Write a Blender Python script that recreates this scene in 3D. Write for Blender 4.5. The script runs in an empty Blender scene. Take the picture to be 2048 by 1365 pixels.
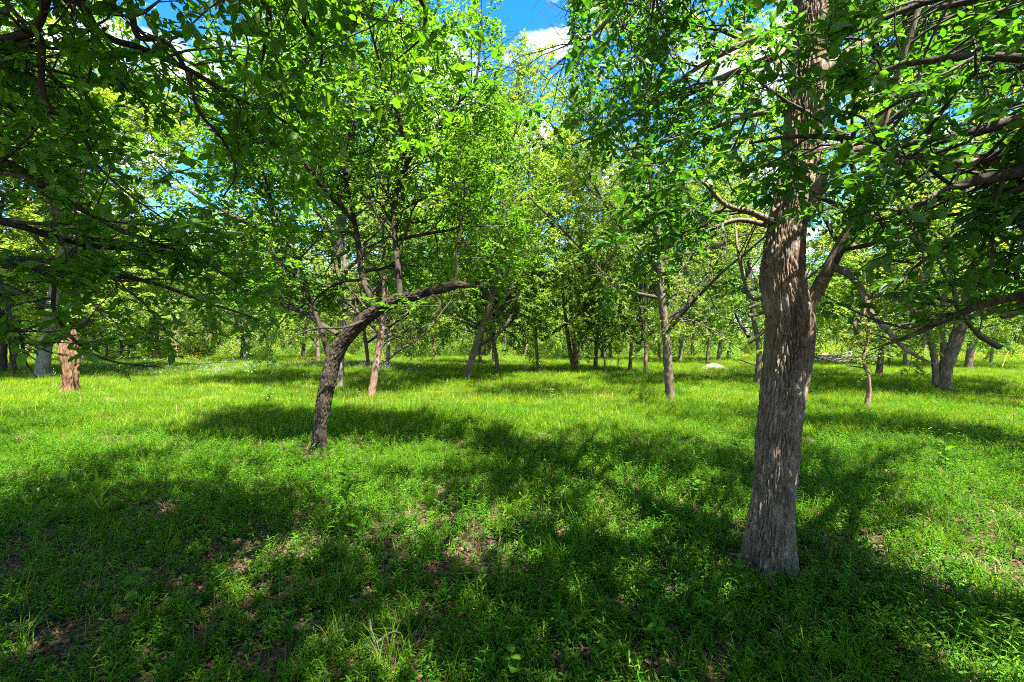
import bpy, math
import numpy as np
from mathutils import Vector, Matrix

# ------------------------------------------------------------------ camera, sky, sun, exposure
S = bpy.context.scene
COL = S.collection
CAM_H, FPX, PCX, PHY = 1.6, 910.0, 1024.0, 690.0      # camera height, focal length in photo pixels, centre column, horizon row
cd = bpy.data.cameras.new('camera')
cam = bpy.data.objects.new('camera', cd)
COL.objects.link(cam)
cd.sensor_width = 36.0
cd.lens = 36.0 * FPX / 2048.0
cd.clip_start, cd.clip_end = 0.05, 2000.0
cam.location = (0, 0, CAM_H)
cam.rotation_euler = (math.radians(90.47), 0, 0)
S.camera = cam

SUN_EL, SUN_AZ = math.radians(62), math.radians(36)    # azimuth measured from straight behind the camera towards the right
TO_SUN = Vector((math.sin(SUN_AZ) * math.cos(SUN_EL), -math.cos(SUN_AZ) * math.cos(SUN_EL), math.sin(SUN_EL)))
world = bpy.data.worlds.new('World')
S.world = world
world.use_nodes = True
nt = world.node_tree
nt.nodes.clear()
N, L = nt.nodes.new, nt.links.new
out = N('ShaderNodeOutputWorld')
bg = N('ShaderNodeBackground')
sky = N('ShaderNodeTexSky')
sky.sky_type = 'NISHITA'
sky.sun_disc = False
sky.sun_elevation = SUN_EL
sky.sun_rotation = math.atan2(TO_SUN.x, TO_SUN.y)
sky.air_density, sky.dust_density, sky.ozone_density = 1.0, 0.3, 2.0
hs = N('ShaderNodeHueSaturation')
hs.inputs['Saturation'].default_value = 1.42
L(sky.outputs[0], hs.inputs['Color'])
# cumulus: noise over the direction projected on a cloud level
tc = N('ShaderNodeTexCoord')
sep = N('ShaderNodeSeparateXYZ'); L(tc.outputs['Generated'], sep.inputs[0])
mz = N('ShaderNodeMath'); mz.operation = 'MAXIMUM'; L(sep.outputs[2], mz.inputs[0]); mz.inputs[1].default_value = 0.06
dx = N('ShaderNodeMath'); dx.operation = 'DIVIDE'; L(sep.outputs[0], dx.inputs[0]); L(mz.outputs[0], dx.inputs[1])
dy = N('ShaderNodeMath'); dy.operation = 'DIVIDE'; L(sep.outputs[1], dy.inputs[0]); L(mz.outputs[0], dy.inputs[1])
cmb = N('ShaderNodeCombineXYZ'); L(dx.outputs[0], cmb.inputs[0]); L(dy.outputs[0], cmb.inputs[1]); cmb.inputs[2].default_value = 3.7
nz = N('ShaderNodeTexNoise'); nz.inputs['Scale'].default_value = 1.6; nz.inputs['Detail'].default_value = 9; nz.inputs['Roughness'].default_value = 0.56
L(cmb.outputs[0], nz.inputs['Vector'])
cr = N('ShaderNodeValToRGB')
cr.color_ramp.elements[0].position, cr.color_ramp.elements[0].color = 0.515, (0, 0, 0, 1)
cr.color_ramp.elements[1].position, cr.color_ramp.elements[1].color = 0.64, (1, 1, 1, 1)
L(nz.outputs[0], cr.inputs[0])
mx = N('ShaderNodeMix'); mx.data_type = 'RGBA'
L(cr.outputs[0], mx.inputs['Factor']); L(hs.outputs[0], mx.inputs['A']); mx.inputs['B'].default_value = (8.0, 8.2, 8.6, 1)
L(mx.outputs['Result'], bg.inputs['Color'])
bg.inputs['Strength'].default_value = 0.07
L(bg.outputs[0], out.inputs[0])

sd = bpy.data.lights.new('sun', 'SUN')
sd.energy, sd.angle, sd.color = 5.0, math.radians(0.55), (1.0, 0.95, 0.86)
sun = bpy.data.objects.new('sun', sd)
sun.rotation_euler = TO_SUN.to_track_quat('Z', 'Y').to_euler()
sun.location = (0, -5, 30)
COL.objects.link(sun)
S.view_settings.view_transform = 'Standard'
S.view_settings.look = 'None'
S.view_settings.exposure = 2.78
S.view_settings.gamma = 1.0
S.view_settings.use_curve_mapping = False
S.render.engine = 'CYCLES'
S.cycles.max_bounces = 8
S.cycles.diffuse_bounces = 5
S.cycles.glossy_bounces = 2
S.cycles.transmission_bounces = 6
S.cycles.transparent_max_bounces = 8
S.cycles.use_denoising = False
S.cycles.filter_width = 1.0
S.cycles.sample_clamp_indirect = 6.0

# ------------------------------------------------------------------ helpers
def nrm(a):
    return a / np.maximum(np.linalg.norm(a, axis=-1, keepdims=True), 1e-9)

_P = np.random.default_rng(5).permutation(256)
_P = np.concatenate([_P, _P])
_G = nrm(np.random.default_rng(6).normal(size=(256, 3)))
def perlin(p):
    """gradient noise of points (...,3), about -0.7..0.7"""
    p = np.asarray(p, float)
    i = np.floor(p).astype(int); f = p - i; i &= 255
    u = f * f * f * (f * (f * 6 - 15) + 10)
    r = 0
    for a in (0, 1):
        for b in (0, 1):
            for c in (0, 1):
                h = _P[_P[_P[(i[..., 0] + a) & 255] + ((i[..., 1] + b) & 255)] + ((i[..., 2] + c) & 255)]
                g = (_G[h] * (f - np.array([a, b, c]))).sum(-1)
                w = (u[..., 0] if a else 1 - u[..., 0]) * (u[..., 1] if b else 1 - u[..., 1]) * (u[..., 2] if c else 1 - u[..., 2])
                r = r + g * w
    return r
def n2(x, y, s, seed=0.0):
    x = np.asarray(x, float); y = np.asarray(y, float)
    return perlin(np.stack([x / s, y / s, np.full(x.shape, seed + 0.37)], -1))
def gz(x, y):
    return 0.07 * n2(x, y, 3.1, 2) + 0.16 * n2(x, y, 11.0, 5) * np.clip((np.hypot(x, y) - 4) / 14, 0, 1)
def gz1(x, y):
    return float(gz(np.array([x]), np.array([y]))[0])
def W(px, py, Y):
    """a point of the photograph at depth Y in front of the camera"""
    return ((px - PCX) / FPX * Y, Y, CAM_H + (PHY - py) / FPX * Y)
def ground_at(px, py):
    Y = CAM_H * FPX / (py - PHY)
    return ((px - PCX) / FPX * Y, Y)

def mesh_from(name, verts, faces_by_n, mats, smooth=True, tint=None):
    """faces_by_n: list of int arrays (F,k); tint: list of arrays (F,) matching"""
    me = bpy.data.meshes.new(name)
    verts = np.ascontiguousarray(verts, np.float32)
    me.vertices.add(len(verts)); me.vertices.foreach_set('co', verts.ravel())
    fl = [f for f in faces_by_n if len(f)]
    loops = np.concatenate([f.ravel() for f in fl]).astype(np.int32)
    tot = np.concatenate([np.full(len(f), f.shape[1]) for f in fl])
    start = np.concatenate([[0], np.cumsum(tot)[:-1]]).astype(np.int32)
    me.loops.add(len(loops)); me.loops.foreach_set('vertex_index', loops)
    me.polygons.add(len(tot)); me.polygons.foreach_set('loop_start', start)
    if smooth:
        me.polygons.foreach_set('use_smooth', np.ones(len(tot), bool))
    if tint is not None:
        at = me.attributes.new('tint', 'FLOAT', 'FACE')
        at.data.foreach_set('value', np.concatenate([t for t in tint if len(t)]).astype(np.float32))
    for m in (mats if isinstance(mats, (list, tuple)) else [mats]):
        me.materials.append(m)
    me.update(calc_edges=True)
    return me

def link(name, data, parent=None, loc=None, **props):
    o = bpy.data.objects.new(name, data)
    COL.objects.link(o)
    if parent is not None:
        o.parent = parent
    if loc is not None:
        o.location = loc
    for k, v in props.items():
        if v:
            o[k] = v
    return o
def thing(name, label, cat, loc, group=None):
    return link(name, None, None, loc, label=label, category=cat, group=group)

class Geo:
    """collects quads/tris with a tint per face"""
    def __init__(s):
        s.v, s.f, s.t, s.n = [], {3: [], 4: []}, {3: [], 4: []}, 0
    def add(s, v, f, tint=None):
        v = np.asarray(v, float).reshape(-1, 3)
        for ff in (f if isinstance(f, list) else [f]):
            ff = np.asarray(ff, int)
            k = ff.shape[1]
            s.f[k].append(ff + s.n)
            s.t[k].append(np.full(len(ff), 0.5) if tint is None else (np.full(len(ff), tint) if np.isscalar(tint) else tint))
        s.v.append(v); s.n += len(v)
    def mesh(s, name, mat, smooth=True):
        F = [np.concatenate(s.f[k]) if s.f[k] else np.zeros((0, k), int) for k in (3, 4)]
        T = [np.concatenate(s.t[k]) if s.t[k] else np.zeros(0) for k in (3, 4)]
        return mesh_from(name, np.concatenate(s.v), F, mat, smooth, T)

def tubes(geo, P, R, sides, cap=True):
    """P (B,n,3), R (B,n): tapered tubes"""
    P = np.asarray(P, float); R = np.asarray(R, float)
    B, n = R.shape
    T = nrm(np.gradient(P, axis=1))
    m = nrm(P[:, -1] - P[:, 0])
    ref = np.where(np.abs(m[:, 2:3]) < 0.8, np.array([0, 0, 1.0]), np.array([1.0, 0, 0]))
    X = nrm(np.cross(T, ref[:, None, :])); Y = np.cross(T, X)
    a = np.linspace(0, 2 * np.pi, sides, endpoint=False)
    V = P[:, :, None, :] + R[:, :, None, None] * (np.cos(a)[None, None, :, None] * X[:, :, None, :] + np.sin(a)[None, None, :, None] * Y[:, :, None, :])
    idx = np.arange(B * n * sides).reshape(B, n, sides)
    q = np.stack([idx[:, :-1, :], np.roll(idx, -1, 2)[:, :-1, :], np.roll(idx, -1, 2)[:, 1:, :], idx[:, 1:, :]], -1).reshape(-1, 4)
    geo.add(V, q)
def resample(pts, n):
    pts = np.asarray(pts, float)
    d = np.concatenate([[0], np.cumsum(np.linalg.norm(np.diff(pts[:, :3], axis=0), axis=1))])
    t = np.linspace(0, d[-1], n)
    # Catmull-Rom style smoothing through cubic interpolation of each coordinate
    o = np.empty((n, pts.shape[1]))
    m = np.gradient(pts, d, axis=0) if len(pts) > 2 else np.repeat((pts[1:] - pts[:1]) / d[-1], 2, 0)
    k = np.clip(np.searchsorted(d, t, 'right') - 1, 0, len(d) - 2)
    h = (d[k + 1] - d[k])[:, None]; u = ((t - d[k])[:, None]) / h
    o = (2 * u**3 - 3 * u**2 + 1) * pts[k] + (u**3 - 2 * u**2 + u) * h * m[k] + (-2 * u**3 + 3 * u**2) * pts[k + 1] + (u**3 - u**2) * h * m[k + 1]
    return o

def spawn(rng, P, R, k, t0, t1, lf, ang, m, wander, trop, flat=1.0, rf=0.6, rend=0.3, labs=None, keep=None):
    """children of the curves P (B,n,3): k each (array or int). Lengths: lf*parent length*(1-0.55t), or labs metres."""
    B, n, _ = P.shape
    k = np.broadcast_to(np.asarray(k), (B,)).astype(int)
    pi = np.repeat(np.arange(B), k)
    C = len(pi)
    if C == 0:
        return np.zeros((0, m, 3)), np.zeros((0, m))
    j = np.concatenate([(np.arange(q) + rng.random(q)) / max(q, 1) for q in k if q > 0])
    t = t0 + (t1 - t0) * j
    x = t * (n - 1); i = np.clip(x.astype(int), 0, n - 2); f = (x - i)[:, None]
    base = P[pi, i] * (1 - f) + P[pi, i + 1] * f
    T = nrm(P[pi, i + 1] - P[pi, i])
    r0 = (R[pi, i] * (1 - f[:, 0]) + R[pi, i + 1] * f[:, 0]) * rf
    Lp = np.linalg.norm(np.diff(P, axis=1), axis=2).sum(1)[pi]
    ln = (lf * Lp * (1 - 0.55 * t) if labs is None else labs * (1.15 - 0.5 * t)) * rng.uniform(0.65, 1.35, C)
    q = rng.normal(size=(C, 3)); q[:, 2] *= flat
    q = nrm(q - (q * T).sum(1, keepdims=True) * T)
    a = np.radians(ang) * rng.uniform(0.75, 1.25, C)[:, None]
    d = np.cos(a) * T + np.sin(a) * q
    if keep is not None:
        d = keep(base, d)
    out = np.empty((C, m, 3)); out[:, 0] = base
    st = (ln / (m - 1))[:, None]
    for s in range(1, m):
        d = nrm(d + wander * rng.normal(size=(C, 3)) + np.array([0, 0, 1.0]) * trop)
        out[:, s] = out[:, s - 1] + d * st
    rr = r0[:, None] * np.linspace(1, rend, m)[None, :]
    return out, rr

LEAF = {   # local x along, y across, z up
    'fine': (np.array([[0, 0, 0], [.22, .19, .05], [.55, .24, .06], [1, 0, -.06], [.55, -.24, .06], [.22, -.19, .05], [.3, 0, 0], [.62, 0, -.01]]),
             [np.array([[0, 6, 1], [0, 5, 6], [2, 7, 3], [4, 3, 7]]), np.array([[6, 7, 2, 1], [5, 4, 7, 6]])]),
    'semi': (np.array([[0, 0, 0], [.28, .21, .05], [.66, .21, .05], [1, 0, -.06], [.66, -.21, .05], [.28, -.21, .05]]),
             [np.array([[0, 3, 2, 1], [0, 5, 4, 3]])]),
    'mid': (np.array([[0, 0, 0], [.45, .26, .05], [1, 0, -.05], [.45, -.26, .05]]), [np.array([[0, 2, 1], [0, 3, 2]])]),
}
def leaf_basis(rng, P, per, flatness=0.55, droop=0.15, t0=0.08):
    B, n, _ = P.shape
    pi = np.repeat(np.arange(B), per); C = len(pi)
    t = t0 + (1 - t0) * np.tile((np.arange(per) + 0.5) / per, B) + rng.uniform(-.5, .5, C) * 0.8 / per
    t = np.clip(t, 0, 1)
    x = t * (n - 1); i = np.clip(x.astype(int), 0, n - 2); f = (x - i)[:, None]
    pos = P[pi, i] * (1 - f) + P[pi, i + 1] * f
    T = nrm(P[pi, i + 1] - P[pi, i])
    up = np.array([0, 0, 1.0]) + 0.35 * rng.normal(size=(C, 3))
    side = nrm(np.cross(T, up)) * np.where(np.arange(C) % 2, 1, -1)[:, None]
    d = nrm(0.55 * T + 0.85 * side + 0.30 * rng.normal(size=(C, 3)) - np.array([0, 0, droop]))
    nn = np.array([0, 0, 1.0]) + flatness * rng.normal(size=(C, 3))
    nn = nrm(nn - (nn * d).sum(1, keepdims=True) * d)
    return pos, d, nn
def leaf_mesh(name, pos, d, nn, size, kind, mat, rng):
    lv, lf = LEAF[kind]
    y = np.cross(nn, d)
    V = pos[:, None, :] + size[:, None, None] * (lv[None, :, 0:1] * d[:, None, :] + lv[None, :, 1:2] * y[:, None, :] + lv[None, :, 2:3] * nn[:, None, :])
    C = len(pos); off = (np.arange(C) * len(lv))[:, None, None]
    tint = rng.random(C)
    F = [(f[None] + off).reshape(-1, f.shape[1]) for f in lf]
    Tn = [np.repeat(tint, len(f)) for f in lf]
    return mesh_from(name, V.reshape(-1, 3), F, mat, True, Tn)

# ------------------------------------------------------------------ materials
def mat(name):
    m = bpy.data.materials.new(name); m.use_nodes = True
    m.node_tree.nodes.clear()
    return m, m.node_tree.nodes.new, m.node_tree.links.new
def ramp(N, stops):
    r = N('ShaderNodeValToRGB'); e = r.color_ramp.elements
    while len(e) < len(stops): e.new(0.5)
    for q, (p, c) in zip(e, stops):
        q.position = p; q.color = (*c, 1)
    return r
def foliage(name, dark, light, trans, tf=0.42, rough=0.5, hue=0.02, val=0.25, spec=0.35, field=None):
    """leaf blades: diffuse and gloss on top, light coming through from behind"""
    m, N, L = mat(name)
    o = N('ShaderNodeOutputMaterial'); p = N('ShaderNodeBsdfPrincipled'); t = N('ShaderNodeBsdfTranslucent'); mxs = N('ShaderNodeMixShader')
    at = N('ShaderNodeAttribute'); at.attribute_name = 'tint'
    r = ramp(N, [(0, dark), (0.85, light), (1, [light[0] * 1.5, light[1] * 1.15, light[2]])]); L(at.outputs['Fac'], r.inputs[0])
    oi = N('ShaderNodeObjectInfo')
    h = N('ShaderNodeHueSaturation')
    mr = N('ShaderNodeMapRange'); mr.inputs[3].default_value = 0.5 - hue; mr.inputs[4].default_value = 0.5 + hue * 0.6; L(oi.outputs['Random'], mr.inputs[0])
    ml = N('ShaderNodeMath'); ml.operation = 'MULTIPLY'; ml.inputs[1].default_value = 7.31; L(oi.outputs['Random'], ml.inputs[0])
    fr = N('ShaderNodeMath'); fr.operation = 'FRACT'; L(ml.outputs[0], fr.inputs[0])
    mv = N('ShaderNodeMapRange'); mv.inputs[3].default_value = 1 - val; mv.inputs[4].default_value = 1 + val; L(fr.outputs[0], mv.inputs[0])
    L(mr.outputs[0], h.inputs['Hue']); L(mv.outputs[0], h.inputs['Value']); L(r.outputs[0], h.inputs['Color'])
    hout = h.outputs[0]
    if field:
        fn = N('ShaderNodeTexNoise'); fn.inputs['Scale'].default_value = 0.45; fn.inputs['Detail'].default_value = 4; L(oi.outputs['Location'], fn.inputs['Vector'])
        fr2 = ramp(N, [(0.40, (0, 0, 0)), (0.62, (1, 1, 1))]); L(fn.outputs[0], fr2.inputs[0])
        fm = N('ShaderNodeMix'); fm.data_type = 'RGBA'; fm.blend_type = 'MULTIPLY'; L(fr2.outputs[0], fm.inputs['Factor']); L(hout, fm.inputs['A']); fm.inputs['B'].default_value = (*field, 1)
        hout = fm.outputs['Result']
    L(hout, p.inputs['Base Color']); p.inputs['Roughness'].default_value = rough; p.inputs['Specular IOR Level'].default_value = spec
    mt = N('ShaderNodeMix'); mt.data_type = 'RGBA'; mt.blend_type = 'MULTIPLY'; mt.inputs['Factor'].default_value = 1.0
    L(hout, mt.inputs['A']); mt.inputs['B'].default_value = (*trans, 1)
    L(mt.outputs['Result'], t.inputs['Color'])
    mxs.inputs[0].default_value = tf
    L(p.outputs[0], mxs.inputs[1]); L(t.outputs[0], mxs.inputs[2]); L(mxs.outputs[0], o.inputs[0])
    return m
def bark(name, c0, c1, c2, scale=6.0, bump=0.6, moss=None, lichen=0.0):
    m, N, L = mat(name)
    o = N('ShaderNodeOutputMaterial'); p = N('ShaderNodeBsdfPrincipled')
    tc = N('ShaderNodeTexCoord'); mp = N('ShaderNodeMapping'); mp.inputs['Scale'].default_value = (1, 1, 0.22)
    L(tc.outputs['Object'], mp.inputs[0])
    a = N('ShaderNodeTexNoise'); a.inputs['Scale'].default_value = scale * 4; a.inputs['Detail'].default_value = 6; a.inputs['Roughness'].default_value = 0.65
    L(mp.outputs[0], a.inputs['Vector'])
    b = N('ShaderNodeTexNoise'); b.inputs['Scale'].default_value = scale * 0.5; b.inputs['Detail'].default_value = 3
    L(tc.outputs['Object'], b.inputs['Vector'])
    ad = N('ShaderNodeMath'); ad.operation = 'MULTIPLY_ADD'; L(a.outputs[0], ad.inputs[0]); ad.inputs[1].default_value = 0.65
    m3 = N('ShaderNodeMath'); m3.operation = 'MULTIPLY'; L(b.outputs[0], m3.inputs[0]); m3.inputs[1].default_value = 0.35
    L(m3.outputs[0], ad.inputs[2])
    r = ramp(N, [(0.32, c0), (0.5, c1), (0.68, c2)]); L(ad.outputs[0], r.inputs[0])
    colr = r.outputs[0]
    if lichen:
        c = N('ShaderNodeTexNoise'); c.inputs['Scale'].default_value = 9; c.inputs['Detail'].default_value = 5; c.inputs['Roughness'].default_value = 0.7
        L(tc.outputs['Object'], c.inputs['Vector'])
        cr2 = ramp(N, [(0.60 - 0.06 * lichen, (0, 0, 0)), (0.70 - 0.06 * lichen, (1, 1, 1))]); L(c.outputs[0], cr2.inputs[0])
        mm = N('ShaderNodeMix'); mm.data_type = 'RGBA'; L(cr2.outputs[0], mm.inputs['Factor']); L(colr, mm.inputs['A']); mm.inputs['B'].default_value = (*(moss or (0.30, 0.30, 0.22)), 1)
        colr = mm.outputs['Result']
    L(colr, p.inputs['Base Color']); p.inputs['Roughness'].default_value = 0.9; p.inputs['Specular IOR Level'].default_value = 0.2
    bp = N('ShaderNodeBump'); bp.inputs['Strength'].default_value = bump; bp.inputs['Distance'].default_value = 0.02
    L(a.outputs[0], bp.inputs['Height']); L(bp.outputs[0], p.inputs['Normal'])
    L(p.outputs[0], o.inputs[0])
    return m
def plain(name, c0, c1, scale=8, rough=0.9):
    m, N, L = mat(name)
    o = N('ShaderNodeOutputMaterial'); p = N('ShaderNodeBsdfPrincipled'); tc = N('ShaderNodeTexCoord')
    a = N('ShaderNodeTexNoise'); a.inputs['Scale'].default_value = scale; a.inputs['Detail'].default_value = 8; a.inputs['Roughness'].default_value = 0.65
    L(tc.outputs['Object'], a.inputs['Vector'])
    r = ramp(N, [(0.3, c0), (0.7, c1)]); L(a.outputs[0], r.inputs[0]); L(r.outputs[0], p.inputs['Base Color'])
    p.inputs['Roughness'].default_value = rough
    bp = N('ShaderNodeBump'); bp.inputs['Strength'].default_value = 0.4; bp.inputs['Distance'].default_value = 0.02
    L(a.outputs[0], bp.inputs['Height']); L(bp.outputs[0], p.inputs['Normal'])
    L(p.outputs[0], o.inputs[0])
    return m

M = {}
M['leaf_near'] = foliage('leaf_dark_green', (0.034, 0.108, 0.007), (0.074, 0.180, 0.012), (2.1, 2.1, 0.5), 0.5, 0.55, 0.006, 0.06, 0.3)
M['leaf_hero'] = foliage('leaf_elm_green', (0.024, 0.084, 0.008), (0.052, 0.145, 0.012), (2.0, 2.1, 0.55), 0.45, 0.50, 0.006, 0.06, 0.35)
M['leaf_curve'] = foliage('leaf_fresh_green', (0.034, 0.108, 0.006), (0.078, 0.178, 0.010), (2.0, 2.0, 0.5), 0.48, 0.6, 0.006, 0.06, 0.18)
M['leaf_mid'] = foliage('leaf_mid_green', (0.060, 0.125, 0.020), (0.135, 0.215, 0.040), (2.2, 2.1, 0.55), 0.48, 0.65, 0.03, 0.2, 0.15)
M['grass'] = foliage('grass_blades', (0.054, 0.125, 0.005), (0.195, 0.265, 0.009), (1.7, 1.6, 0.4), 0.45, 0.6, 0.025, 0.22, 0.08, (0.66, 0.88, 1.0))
M['shade_tinted_grass'] = foliage('shade_tinted_grass_blades', (0.030, 0.105, 0.004), (0.095, 0.205, 0.008), (1.7, 1.6, 0.4), 0.45, 0.6, 0.03, 0.25, 0.08, (0.75, 0.90, 1.0))  # foreground copy of the grass, with the emerald of shade put into its colour
M['straw'] = foliage('dry_straw', (0.16, 0.125, 0.045), (0.34, 0.28, 0.12), (1.2, 1.2, 0.8), 0.35, 0.7, 0.015, 0.2, 0.15)
M['weed'] = foliage('weed_leaves', (0.026, 0.102, 0.005), (0.068, 0.178, 0.008), (1.7, 1.6, 0.4), 0.42, 0.6, 0.02, 0.25, 0.12)
M['greyweed'] = foliage('grey_green_leaves', (0.050, 0.115, 0.030), (0.090, 0.175, 0.045), (1.5, 1.5, 1.0), 0.35, 0.6, 0.01, 0.15, 0.3)
M['litter'] = foliage('dead_leaves', (0.040, 0.022, 0.012), (0.135, 0.082, 0.046), (0.9, 0.8, 0.7), 0.15, 0.8, 0.02, 0.35, 0.2)
M['flower_white'] = foliage('pale_petals', (0.45, 0.50, 0.62), (0.70, 0.72, 0.80), (1, 1, 1), 0.3, 0.7, 0.01, 0.1)
M['flower_yellow'] = foliage('yellow_petals', (0.65, 0.42, 0.02), (0.75, 0.55, 0.03), (1, 1, 1), 0.3, 0.7, 0.01, 0.1)
M['bark_hero'] = bark('bark_grey_brown', (0.055, 0.037, 0.024), (0.132, 0.096, 0.064), (0.255, 0.200, 0.142), 9, 0.9, (0.24, 0.235, 0.195), 0.45)
M['bark_dark'] = bark('bark_dark_flaky', (0.014, 0.010, 0.007), (0.033, 0.024, 0.016), (0.070, 0.056, 0.038), 8, 0.8, (0.070, 0.072, 0.035), 0.6)
M['bark_limb'] = bark('bark_lichen_limb', (0.017, 0.013, 0.009), (0.042, 0.032, 0.023), (0.088, 0.071, 0.052), 9, 0.9, (0.125, 0.10, 0.035), 0.7)
M['bark_mid'] = bark('bark_brown', (0.038, 0.026, 0.018), (0.095, 0.069, 0.050), (0.20, 0.158, 0.125), 6, 0.9)
M['bark_red'] = bark('bark_reddish', (0.060, 0.032, 0.019), (0.145, 0.085, 0.057), (0.29, 0.215, 0.170), 5, 0.9)
M['bark_pale'] = bark('bark_pale_grey', (0.050, 0.039, 0.031), (0.140, 0.116, 0.096), (0.28, 0.245, 0.205), 6, 0.8)
M['bark_snag'] = bark('bare_rotting_wood', (0.020, 0.012, 0.008), (0.105, 0.056, 0.027), (0.22, 0.135, 0.070), 5, 0.9)
M['twig'] = bark('twig_bark', (0.024, 0.018, 0.013), (0.050, 0.040, 0.029), (0.095, 0.075, 0.055), 10, 0.3)
M['deadwood'] = bark('weathered_grey_wood', (0.10, 0.08, 0.065), (0.19, 0.165, 0.14), (0.30, 0.265, 0.23), 10, 0.5)
M['stick'] = bark('old_stick', (0.06, 0.045, 0.035), (0.11, 0.09, 0.075), (0.18, 0.15, 0.13), 10, 0.5)
M['orange_wood'] = bark('split_orange_wood', (0.09, 0.042, 0.017), (0.17, 0.085, 0.034), (0.24, 0.135, 0.062), 12, 0.4)
M['sand'] = plain('pale_sand', (0.10, 0.076, 0.056), (0.165, 0.13, 0.10), 14)
M['yellow'] = plain('yellow_plastic', (0.70, 0.40, 0.02), (0.75, 0.46, 0.03), 4, 0.5)
M['steel'] = plain('galvanised_wire', (0.50, 0.52, 0.54), (0.62, 0.64, 0.66), 6, 0.5)

def ground_mat():
    m, N, L = mat('woodland_soil')
    o = N('ShaderNodeOutputMaterial'); p = N('ShaderNodeBsdfPrincipled'); tc = N('ShaderNodeTexCoord')
    a = N('ShaderNodeTexNoise'); a.inputs['Scale'].default_value = 30; a.inputs['Detail'].default_value = 9; a.inputs['Roughness'].default_value = 0.75
    b = N('ShaderNodeTexNoise'); b.inputs['Scale'].default_value = 1.6; b.inputs['Detail'].default_value = 6; b.inputs['Roughness'].default_value = 0.65
    v = N('ShaderNodeTexVoronoi'); v.inputs['Scale'].default_value = 55
    for q in (a, b, v): L(tc.outputs['Object'], q.inputs['Vector'])
    r = ramp(N, [(0.3, (0.022, 0.014, 0.009)), (0.5, (0.060, 0.039, 0.025)), (0.72, (0.14, 0.100, 0.066))]); L(a.outputs[0], r.inputs[0])
    hv = N('ShaderNodeHueSaturation'); L(r.outputs[0], hv.inputs['Color'])
    mv = N('ShaderNodeMapRange'); L(v.outputs['Color'], mv.inputs[0]); mv.inputs[3].default_value = 0.6; mv.inputs[4].default_value = 1.35; L(mv.outputs[0], hv.inputs['Value'])
    g = ramp(N, [(0.35, (0.035, 0.068, 0.007)), (0.65, (0.085, 0.135, 0.010))]); L(a.outputs[0], g.inputs[0])
    # thatch of low green between the tufts, with bare earth left in patches; further off the meadow floor is closed
    sx = N('ShaderNodeSeparateXYZ'); L(tc.outputs['Object'], sx.inputs[0])
    yr = N('ShaderNodeMapRange'); L(sx.outputs[1], yr.inputs[0]); yr.inputs[1].default_value = 4; yr.inputs[2].default_value = 14; yr.inputs[3].default_value = -0.12; yr.inputs[4].default_value = 0.38
    sm = N('ShaderNodeMath'); sm.operation = 'ADD'; L(b.outputs[0], sm.inputs[0]); L(yr.outputs[0], sm.inputs[1])
    gm = ramp(N, [(0.46, (0, 0, 0)), (0.60, (1, 1, 1))]); L(sm.outputs[0], gm.inputs[0])
    mm = N('ShaderNodeMix'); mm.data_type = 'RGBA'; L(gm.outputs[0], mm.inputs['Factor']); L(hv.outputs[0], mm.inputs['A']); L(g.outputs[0], mm.inputs['B'])
    L(mm.outputs['Result'], p.inputs['Base Color']); p.inputs['Roughness'].default_value = 0.95; p.inputs['Specular IOR Level'].default_value = 0.15
    bp = N('ShaderNodeBump'); bp.inputs['Strength'].default_value = 0.9; bp.inputs['Distance'].default_value = 0.03
    L(a.outputs[0], bp.inputs['Height']); L(bp.outputs[0], p.inputs['Normal']); L(p.outputs[0], o.inputs[0])
    return m
M['ground'] = ground_mat()

# ------------------------------------------------------------------ ground
def axis(near, far, n):
    u = np.linspace(-1, 1, n)
    return np.sign(u) * (near * np.abs(u) + (far - near) * np.abs(u) ** 4)
gx, gy = axis(30, 420, 181), axis(30, 420, 181) + 6
GX, GY = np.meshgrid(gx, gy, indexing='ij')
gi = np.arange(GX.size).reshape(GX.shape)
gq = np.stack([gi[:-1, :-1], gi[1:, :-1], gi[1:, 1:], gi[:-1, 1:]], -1).reshape(-1, 4)
gv = np.stack([GX, GY, gz(GX, GY)], -1).reshape(-1, 3)
link('ground', mesh_from('ground', gv, [gq], M['ground']), kind='structure')

# ------------------------------------------------------------------ trees
IN_FRAME = lambda p: (p[:, 1] > 0.6) & (np.abs(p[:, 0]) < 1.10 * p[:, 1]) & (np.abs(p[:, 2] - CAM_H) < 0.74 * p[:, 1])

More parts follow.
